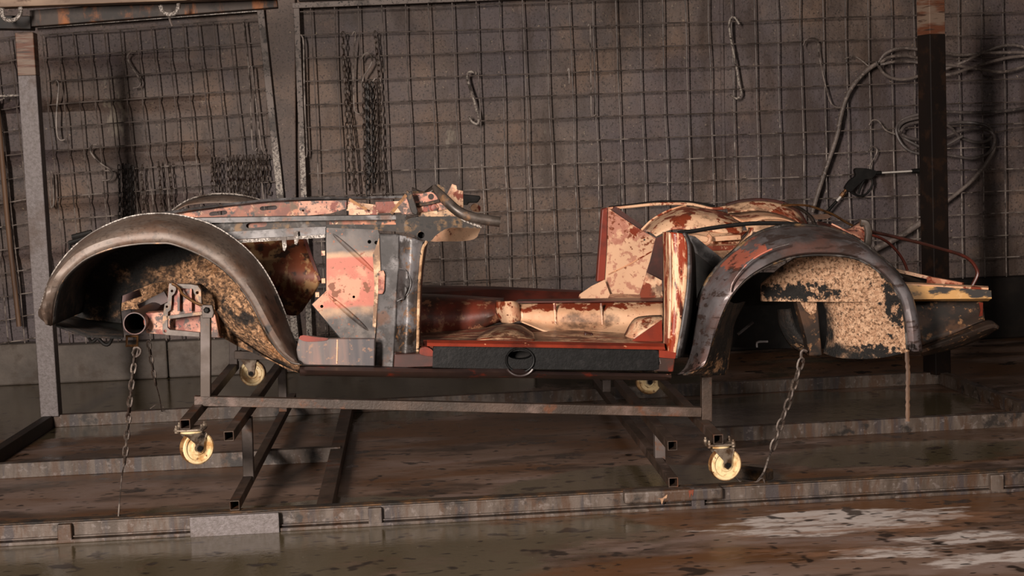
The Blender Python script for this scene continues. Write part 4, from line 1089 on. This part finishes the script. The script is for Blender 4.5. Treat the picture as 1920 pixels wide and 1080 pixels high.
sb = part('seat_box', MB().sheet(loft([Q(4, [(566, 612), (760, 608), (1010, 604), (1350, 600)], 6.30), Q(4, [(566, 650), (760, 660), (1010, 660), (1350, 650)], 6.235), Q(4, [(570, 704), (760, 726), (1010, 730), (1350, 720)], 6.22), Q(4, [(580, 712), (760, 778), (1010, 788), (1200, 782), (1350, 770)], 6.12)], 40, 5)), 'seat', smooth_=True, solid=.005)
for x in (757, 1012):
    part('rib', MB().tube(smooth(Q(4, [(x, 608), (x + 4, 660), (x + 8, 725)], 6.225), 12), .006, 6), 'cream', sb, smooth_=True)
part('seat_box_top', MB().sheet([Q(4, [(540, 603), (1350, 597)], 6.30), Q(4, [(560, 590), (1350, 580)], 6.6)]), 'darkox', solid=.005)
part('seat_bracket', MB().tube(Q(4, [(925, 800), (925, 770), (960, 775), (968, 805)], 6.06), .006, 6), 'darkox')
part('heel_board', MB().sheet(loft([Q(4, [(1130, 805), (1190, 700), (1260, 680), (1345, 676)], 6.06), Q(4, [(1175, 822), (1240, 780), (1300, 740), (1345, 705)], 5.98)], 14, 4, .02)), 'oxcream', smooth_=True, solid=.005)
part('heel_gusset', MB().plate(Q(4, [(1172, 822), (1345, 700), (1350, 830)], 5.93), th=.01), 'redox')
# far sill
part('far_sill', MB().sheet([Q(4, [(-60, 560), (430, 596), (890, 608)], 6.85), Q(4, [(-60, 522), (430, 535), (900, 552)], 6.95), Q(4, [(-60, 514), (430, 522), (905, 543)], 7.0), Q(4, [(-60, 512), (430, 519), (905, 541)], 7.1)]), 'darkox', solid=.006)
# ---- far quarter
YK = 6.95
part('far_quarter_panel', MB().plate(Q(4, [(1045, 84), (1120, 135), (1210, 195), (1312, 252), (1290, 340), (1262, 440), (1222, 562), (1060, 562), (1030, 482), (1040, 300)], YK), [disc((780 + 1250 * .3426, 360 + 262 * .3426), 2, 10, YK)], th=.006), 'quarter')
part('quarter_crease', MB().tube(Q(4, [(1052, 452), (1170, 395), (1295, 322)], YK), .0035, 6), 'cream', smooth_=True)
part('far_door_jamb', MB().plate(Q(4, [(1020, 94), (1048, 84), (1044, 300), (1032, 484), (990, 492), (1004, 300)], YK - .012), th=.06), 'redox', bev=.004)
part('far_top_rail', MB().bar(Q(4, [(1075, 92)], YK + .06)[0], Q(4, [(1235, 205)], YK + .06)[0], .05, .03), 'darkox')
part('far_sill_corner', MB().plate(Q(4, [(1032, 480), (1062, 562), (1045, 604), (880, 606), (895, 560), (960, 515)], YK - .05), th=.006), 'quarter')
part('rear_ledge', MB().sheet([Q(4, [(1040, 606), (1240, 602)], 6.62), Q(4, [(1062, 560), (1225, 564)], 6.93)]), 'oxcream', solid=.006)
part('rear_bulkhead', MB().plate(Q(4, [(1262, 440), (1345, 484), (1352, 605), (1236, 592), (1225, 560)], 6.6), th=.006), 'oxcream')
part('rear_bulkhead', MB().plate(Q(4, [(1312, 252), (1352, 240), (1352, 486), (1260, 442), (1280, 380)], 6.65), th=.006), 'darkox')
# ---- near B post
part('door_post', MB().sheet(loft([Q(4, [(1352, 218), (1356, 400), (1358, 600), (1356, 830), (1336, 892)], 5.80), Q(4, [(1395, 220), (1400, 400), (1398, 600), (1390, 780), (1375, 895)], 5.70), Q(4, [(1466, 228), (1484, 300), (1480, 500), (1452, 700), (1418, 905)], 5.69)], 50, 6)), 'streak', smooth_=True, solid=.006)
part('post_groove', MB().tube(smooth(Q(4, [(1388, 225), (1392, 400), (1392, 600), (1384, 800)], 5.695), 30), .006, 6), 'cream', smooth_=True)
part('post_edge', MB().sheet(loft([Q(4, [(1462, 226), (1488, 300), (1484, 500), (1456, 700), (1420, 908)], 5.685), Q(4, [(1478, 228), (1500, 300), (1500, 500), (1482, 700), (1440, 905)], 5.70)], 40, 3)), 'bare', smooth_=True, solid=.012)
part('post_back', MB().sheet(loft([Q(4, [(1480, 230), (1502, 300), (1502, 500), (1484, 700), (1442, 905)], 5.70), Q(4, [(1480, 240), (1520, 320), (1530, 500), (1530, 700), (1500, 905)], 6.05)], 30, 3)), 'black', smooth_=True, solid=.006)
part('post_foot', MB().plate(Q(4, [(1325, 905), (1418, 908), (1408, 985), (1300, 982), (1335, 940)], 5.69), th=.05), 'bottomrail', bev=.004)
part('sill_end', MB().plate(Q(4, [(1330, 862), (1425, 880), (1418, 912), (1330, 905)], 5.685), th=.05), 'redox')

# ---- far rear wheel tub and shroud flange
tub = loft([Q(16, [(150, 440), (270, 320), (450, 225), (640, 165), (850, 190), (1110, 240), (1310, 345)], 6.92), Q(16, [(230, 450), (380, 340), (520, 290), (680, 260), (860, 280), (1050, 320), (1280, 400)], 6.72), Q(16, [(300, 500), (450, 430), (600, 420), (720, 430), (880, 440), (1050, 460), (1260, 480)], 6.66)], 36, 7)
part('far_wheel_tub', MB().sheet(tub), 'oxcream', smooth_=True, solid=.005)
part('tub_seam', MB().tube(smooth(Q(16, [(140, 430), (270, 310), (450, 212), (640, 158)], 6.93), 24), .008, 6), 'cream', smooth_=True)
part('boot_floor', MB().sheet([Q(16, [(600, 420), (900, 430), (1330, 440)], 6.70), Q(16, [(680, 480), (930, 520), (1270, 500)], 6.62), Q(16, [(740, 545), (930, 590), (1250, 580)], 6.60), Q(16, [(860, 640), (1000, 655), (1190, 640)], 6.5), Q(16, [(980, 760), (1040, 770), (1080, 740)], 6.4)]), 'cream', solid=.006)
part('boot_ledge', MB().bar(Q(16, [(925, 528)], 6.58)[0], Q(16, [(1240, 505)], 6.58)[0], .05, .02), 'cream')
part('boot_ledge', MB().bar(Q(16, [(860, 632)], 6.5)[0], Q(16, [(1200, 625)], 6.5)[0], .04, .02), 'oxcream')
part('boot_hook', MB().tube(smooth(Q(16, [(880, 480), (908, 510), (900, 560), (860, 585), (820, 580)], 6.5), 16), .009, 8), 'cream', smooth_=True)
part('far_body_rim', MB().sheet(loft([Q(16, [(-240, 175), (0, 152), (300, 120), (600, 118), (750, 132), (940, 178), (1100, 155)], 7.05), Q(16, [(-240, 190), (0, 170), (300, 142), (600, 138), (750, 152), (940, 192), (1100, 180)], 7.02)], 40, 2)), 'oxcream', smooth_=True, solid=.01)
part('rim_seal', MB().tube(smooth(Q(16, [(-230, 172), (0, 148), (300, 112), (560, 108), (750, 122), (960, 160)], 7.04), 40), .006, 6), 'black', smooth_=True)
fl_t = Q(16, [(1095, 155), (1250, 112), (1480, 95), (1700, 125), (1850, 190), (1930, 270), (1990, 380)], 6.92)
fl_b = Q(16, [(1110, 245), (1250, 232), (1420, 214), (1600, 232), (1780, 292), (1900, 350), (1960, 400)], 6.80)
part('shroud_flange', MB().sheet(loft([fl_t, fl_b], 40, 4)), 'oxcream', smooth_=True, solid=.006)
part('shroud_rim', MB().tube(smooth(fl_t, 40), .011, 8), 'darkox', smooth_=True)
part('shroud_floor', MB().sheet(loft([fl_b, Q(16, [(1200, 300), (1300, 345), (1420, 330), (1520, 305), (1700, 310), (1850, 350), (1960, 420)], 6.5)], 30, 3)), 'cream', smooth_=True, solid=.006)
part('shroud_panel', MB().sheet(loft([Q(16, [(1290, 345), (1420, 335), (1520, 308), (1700, 312), (1850, 352), (1960, 400)], 6.5), Q(16, [(1330, 440), (1450, 450), (1550, 450), (1700, 450), (1850, 450), (1960, 450)], 6.45)], 24, 3)), 'cream', smooth_=True, solid=.006)
part('shroud_stay', MB().sheet(loft([Q(16, [(1345, 400), (1330, 460), (1250, 560), (1180, 640), (1030, 770)], 6.25), Q(16, [(1390, 400), (1375, 470), (1290, 580), (1200, 680), (1070, 790)], 6.2)], 20, 2)), 'oxcream', smooth_=True, solid=.006)
part('hood_strip', MB().tube(smooth(Q(16, [(545, 462), (720, 440), (900, 410), (1100, 382), (1300, 360), (1450, 352), (1700, 352), (1920, 366)], 5.92), 50), .0085, 8), 'black', smooth_=True)
part('quarter_strut', MB().plate(Q(16, [(640, 480), (740, 500), (1060, 760), (1010, 830), (940, 842), (690, 640)], 6.12), th=.015), 'bare')
part('quarter_void_shade', MB().plate(Q(16, [(660, 560), (760, 560), (1000, 800), (860, 1050), (780, 1600), (660, 1700)], 6.35), th=.01), 'black')  # black plate in place of the shaded void behind the strut

# ---- near rear wing
ro = [(30, 1000), (72, 960), (108, 850), (124, 720), (150, 580), (200, 482), (270, 392), (370, 302), (450, 240), (540, 204), (640, 186), (780, 190), (900, 214), (1000, 256), (1080, 312), (1150, 370), (1220, 434), (1280, 512), (1322, 605), (1346, 720), (1366, 875)]
ri = [(172, 945), (200, 880), (228, 790), (262, 690), (310, 590), (370, 512), (440, 452), (540, 398), (640, 362), (760, 345), (900, 346), (1000, 362), (1080, 398), (1150, 450), (1210, 520), (1250, 592), (1272, 690), (1282, 770), (1288, 862)]
no = len(ro)
ro_w = []
for i, p in enumerate(ro):
    t = i / (no - 1)
    ro_w.append(Q(5, [p], 5.78 + .10 * math.sin(PI * t) + .10 * max(0, t - .7))[0])
ri_w = Q(5, ri, 5.66)
a_, b_ = smooth(ro_w, 44), smooth(ri_w, 44)
md = [a_[i].lerp(b_[i], .45) + Vector((0, -.07, .008)) for i in range(44)]
m2 = [a_[i].lerp(b_[i], .82) + Vector((0, -.05, .0)) for i in range(44)]
part('rear_wing', MB().sheet(loft([ro_w, md, m2, ri_w], 80, 5)), 'rearfender', smooth_=True, solid=.004)
part('wing_edge', MB().tube(a_[8:36], .010, 8), 'darksteel', smooth_=True)
part('wing_lip', MB().tube(smooth(ri_w, 80), .006, 6), 'darksteel', smooth_=True)
part('wing_swage', MB().tube(smooth(Q(5, [(320, 545), (330, 500), (370, 440), (440, 370), (540, 315), (640, 285)], 5.625), 24), .004, 6), 'rearfender', smooth_=True)
lb = [Vector((p.x, 6.12, p.z)) for p in b_]
part('arch_liner', MB().sheet([[l.lerp(k, t / 5) for l, k in zip(b_[:24], lb)] for t in range(6)]), 'blackseal', smooth_=True, solid=.006)
part('wing_foot', MB().sheet(loft([Q(5, [(300, 590), (250, 720), (215, 840), (170, 945), (60, 1000)], 5.68), Q(5, [(345, 610), (310, 730), (300, 850), (290, 960), (278, 1000)], 5.9), Q(5, [(400, 600), (340, 720), (325, 830), (300, 940), (285, 990)], 6.08)], 24, 5)), 'blackseal', smooth_=True, solid=.006)
iw = [(492, 598), (490, 560), (492, 505), (520, 480), (600, 410), (680, 360), (760, 335), (900, 330), (1040, 365), (1130, 415), (1200, 480), (1260, 560), (1292, 604)]
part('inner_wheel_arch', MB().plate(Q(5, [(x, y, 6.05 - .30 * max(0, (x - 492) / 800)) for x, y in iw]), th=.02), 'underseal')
bx = loft([Q(5, [(830, 598), (850, 680), (850, 800), (832, 882)], 6.02), Q(5, [(920, 598), (930, 700), (930, 820), (905, 906)], 5.93), Q(5, [(1060, 598), (1070, 700), (1070, 820), (1050, 914)], 5.85), Q(5, [(1180, 598), (1195, 700), (1195, 820), (1180, 902)], 5.79), Q(5, [(1290, 598), (1305, 700), (1308, 800), (1300, 872)], 5.74)], 20, 6)
part('arch_shade', MB().plate(Q(5, [(300, 440), (620, 440), (620, 620), (300, 620)], 6.34), th=.01), 'black')  # black sheet added to paint the shaded gap inside the arch
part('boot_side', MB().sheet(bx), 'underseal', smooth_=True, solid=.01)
part('spring_hanger', MB().plate(Q(5, [(682, 600), (796, 600), (822, 895), (752, 898), (735, 800)], 5.99), th=.07), 'taildark', bev=.004)
part('spring_hanger_coat', MB().plate(Q(5, [(700, 598), (792, 598), (790, 660), (760, 672), (730, 650)], 5.985), th=.004), 'underseal')
part('void_shade', MB().plate(Q(5, [(330, 590), (900, 590), (900, 860), (330, 850)], 6.7), th=.01), 'black')  # black sheet standing for the dark void under the arch
part('chassis_leg', MB().sheet(loft([Q(5, [(585, 640), (600, 740), (660, 840), (740, 880)], 6.3), Q(5, [(640, 640), (660, 720), (710, 800), (760, 830)], 6.2)], 14, 3)), 'blackseal', smooth_=True, solid=.02)
part('axle_bar', MB().tube(Q(5, [(360, 780), (445, 712)], 6.3), .006, 6).tube(smooth(Q(5, [(465, 850), (468, 822), (525, 818)], 6.3), 8), .005, 6), 'bare')
# ---- tail
part('tail_ledge', MB().sheet([Q(5, [(1240, 505), (1732, 530)], 6.0), Q(5, [(1240, 496), (1730, 520)], 6.06)]), 'cream', solid=.008)
part('boot_shade', MB().sheet([Q(5, [(1240, 500), (1500, 508), (1725, 522)], 6.08), Q(5, [(1235, 520), (1400, 540), (1600, 545)], 6.3), Q(5, [(1235, 438), (1420, 476), (1585, 514)], 6.5)]), 'black', solid=.006)  # black sheet added as the shade of the boot interior
part('tail_face', MB().sheet([Q(5, [(1270, 508), (1500, 522), (1745, 540)], 6.0), Q(5, [(1290, 585), (1500, 582), (1748, 580)], 5.99), Q(5, [(1290, 592), (1500, 592), (1730, 592)], 6.03)]), 'ledge', solid=.008)
part('boot_edge', MB().bar(Q(5, [(1225, 428)], 6.5)[0], Q(5, [(1592, 512)], 6.4)[0], .02, .014).bar(Q(5, [(1400, 480)], 6.4)[0], Q(5, [(1590, 515)], 6.3)[0], .02, .03), 'oxcream')
part('tail_panel', MB().sheet(loft([Q(5, [(1300, 592), (1500, 594), (1700, 596)], 6.06), Q(5, [(1330, 720), (1520, 690), (1705, 650)], 6.04), Q(5, [(1366, 840), (1550, 775), (1712, 712)], 6.0)], 20, 4)), 'taildark', smooth_=True, solid=.008)
part('tail_patch', MB().plate(Q(5, [(1680, 604), (1702, 606), (1700, 700), (1672, 712), (1690, 650)], 6.02), th=.006), 'redox')
part('tail_flange', MB().sheet(loft([Q(5, [(1362, 850), (1550, 775), (1720, 705), (1785, 735)], 6.0), Q(5, [(1362, 872), (1560, 800), (1740, 735), (1786, 745)], 5.93), Q(5, [(1366, 895), (1560, 850), (1700, 795), (1770, 752)], 6.02)], 30, 4)), 'taildark', smooth_=True, solid=.008)
part('flange_rib', MB().tube(smooth(Q(5, [(1420, 845), (1560, 795), (1700, 745), (1765, 735)], 5.935), 20), .004, 6), 'taildark', smooth_=True)
# loose edges of the boot opening
part('boot_rim', MB().tube(smooth(Q(17, [(-70, 25), (60, 20), (180, 30), (300, 70), (400, 110), (490, 165), (565, 205)], 6.5), 30), .011, 6, flat=((0, 1, 0), .5)), 'brass', smooth_=True)
part('boot_rim', MB().tube(smooth(Q(17, [(-60, 20), (40, 30), (130, 75), (200, 140), (235, 215)], 6.6), 24), .016, 6, flat=((0, 1, 0), .5)), 'darksteel', smooth_=True)
part('wing_lug', MB().sheet(loft([Q(17, [(380, 190), (480, 240), (580, 310), (690, 390)], 5.98), Q(17, [(400, 215), (520, 240), (620, 180), (670, 180)], 6.12)], 18, 4)), 'pink', smooth_=True, solid=.006)
part('wing_strap', MB().tube(smooth(Q(17, [(640, 178), (690, 190), (712, 260), (708, 330), (696, 405)], 5.98), 20), .011, 8, flat=((0, 1, 0), 1.4)), 'tubesteel', smooth_=True)
part('torn_flap', MB().plate(Q(17, [(200, 110), (340, 100), (385, 125), (330, 150), (240, 150)], 6.3), th=.008), 'taildark')
part('wing_scar', MB().sheet([Q(17, [(250, 170), (380, 205), (500, 250), (640, 330)], 6.0), Q(17, [(260, 200), (380, 250), (520, 305), (640, 365)], 5.94)]), 'darkox', solid=.006)
part('boot_frame', MB().tube(smooth(Q(17, [(700, 255), (850, 285), (1000, 320), (1200, 368), (1380, 420), (1540, 468), (1630, 520), (1680, 590), (1692, 650), (1645, 750)], 6.3), 50), .0105, 8, flat=((0, 1, 0), .7)), 'darkox', smooth_=True)
part('boot_frame', MB().tube(smooth(Q(17, [(715, 285), (800, 310), (890, 360), (970, 440), (1030, 530), (1062, 610)], 6.5), 30), .009, 8, flat=((0, 1, 0), .7)), 'darkox', smooth_=True)

# ------------------------------------------------------------------ chains, wire and strap hanging off the car
p0 = Q(7, [(655, 30), (645, 120), (632, 230), (622, 340), (611, 460), (600, 590)], 6.0)
ch = thing('chain', p0[0], 'heavy chain hanging from the front crossmember, wired to the near rail', 'chain')
chain_mesh(smooth(p0, 30), .031, .0048).build('links', MT['chain'], ch, smooth_=True)
MB().tube(smooth(Q(7, [(638, 60), (655, 30), (678, 40), (670, 65), (650, 75)], 6.0), 18), .006, 6).build('snap_hook', MT['chain'], ch, smooth_=True)
wend = W(222, 968, YN + .06)
MB().tube(smooth([p0[-1], W(229, 890, 5.85), W(225, 930, 5.7), wend], 16), .0028, 6).build('tie_wire', MT['wire'], ch)
p1 = Q(7, [(715, 0), (728, 80), (738, 140), (752, 210)], 6.9)
ch = thing('chain', p1[0], 'thinner chain hanging behind the heavy one, wired to the rear rail', 'chain')
chain_mesh(smooth(p1, 24), .029, .0045).build('links', MT['chain'], ch, smooth_=True)
MB().tube(smooth(p1[-1:] + [W(299, 745, 7.6), W(303, 772, YR)] , 10), .003, 6).build('tie_wire', MT['wire'], ch)
MB().tube(smooth([W(282, 766, YR), W(296, 758, YR - .03), W(308, 766, YR - .03), W(302, 775, YR)], 12), .003, 6).build('wire_knot', MT['wire'], ch)
p2 = Q(8, [(968, 75), (950, 140), (925, 215), (905, 275), (878, 350), (855, 420), (840, 465)], 5.95)
ch = thing('chain', p2[0], 'chain slanting down from the rear spring hanger to the near rail', 'chain')
chain_mesh(smooth(p2, 30), .040, .0052).build('links', MT['chain'], ch, smooth_=True)
MB().tube(smooth(Q(8, [(990, 45), (975, 38), (965, 50), (966, 75), (975, 90)], 5.97), 14), .007, 8).build('end_hook', MT['chain'], ch, smooth_=True)
q = Q(8, [(825, 500), (805, 560)], 5.8) + [W(1418, 905, YN + .08)]
MB().tube(smooth([p2[-1]] + q, 14), .004, 6).build('tie_wire', MT['wire'], ch)
q = [W(1376, 892, 5.66), W(1392, 905, 5.62), W(1418, 904, 5.6), W(1430, 896, 5.6), W(1436, 915, 5.56)]
MB().tube(smooth(q, 20), .003, 6).build('wire_tail', MT['wire'], ch)
p3 = Q(5, [(1284, 850), (1288, 930), (1292, 1000), (1290, 1080)], 5.75) + [W(1702, 790, 5.75)]
tag(MB().tube(smooth(p3, 24), [.006 + .004 * abs(math.sin(i * 1.3)) for i in range(24)], 6, flat=((1, 0, 0), .5)).build('torn_strip', MT['wood'], base=p3[-1], smooth_=True), 'frayed strip dangling from the back of the rear wheel arch', 'strip')
# block of wood in the dirt against the near rail
c = WZ(1414, 894, .02)
b = MB().bar(c + Vector((-.055, .06, .012)), c + Vector((.05, -.05, .012)), .07, .045)
tag(b.build('wood_block', MT['cagetop'], base=c, bev=.008), 'dirty wooden block on the floor right of the front castor, by the near rail', 'block')
# flattened puck of tar on the wet floor in front of the rail
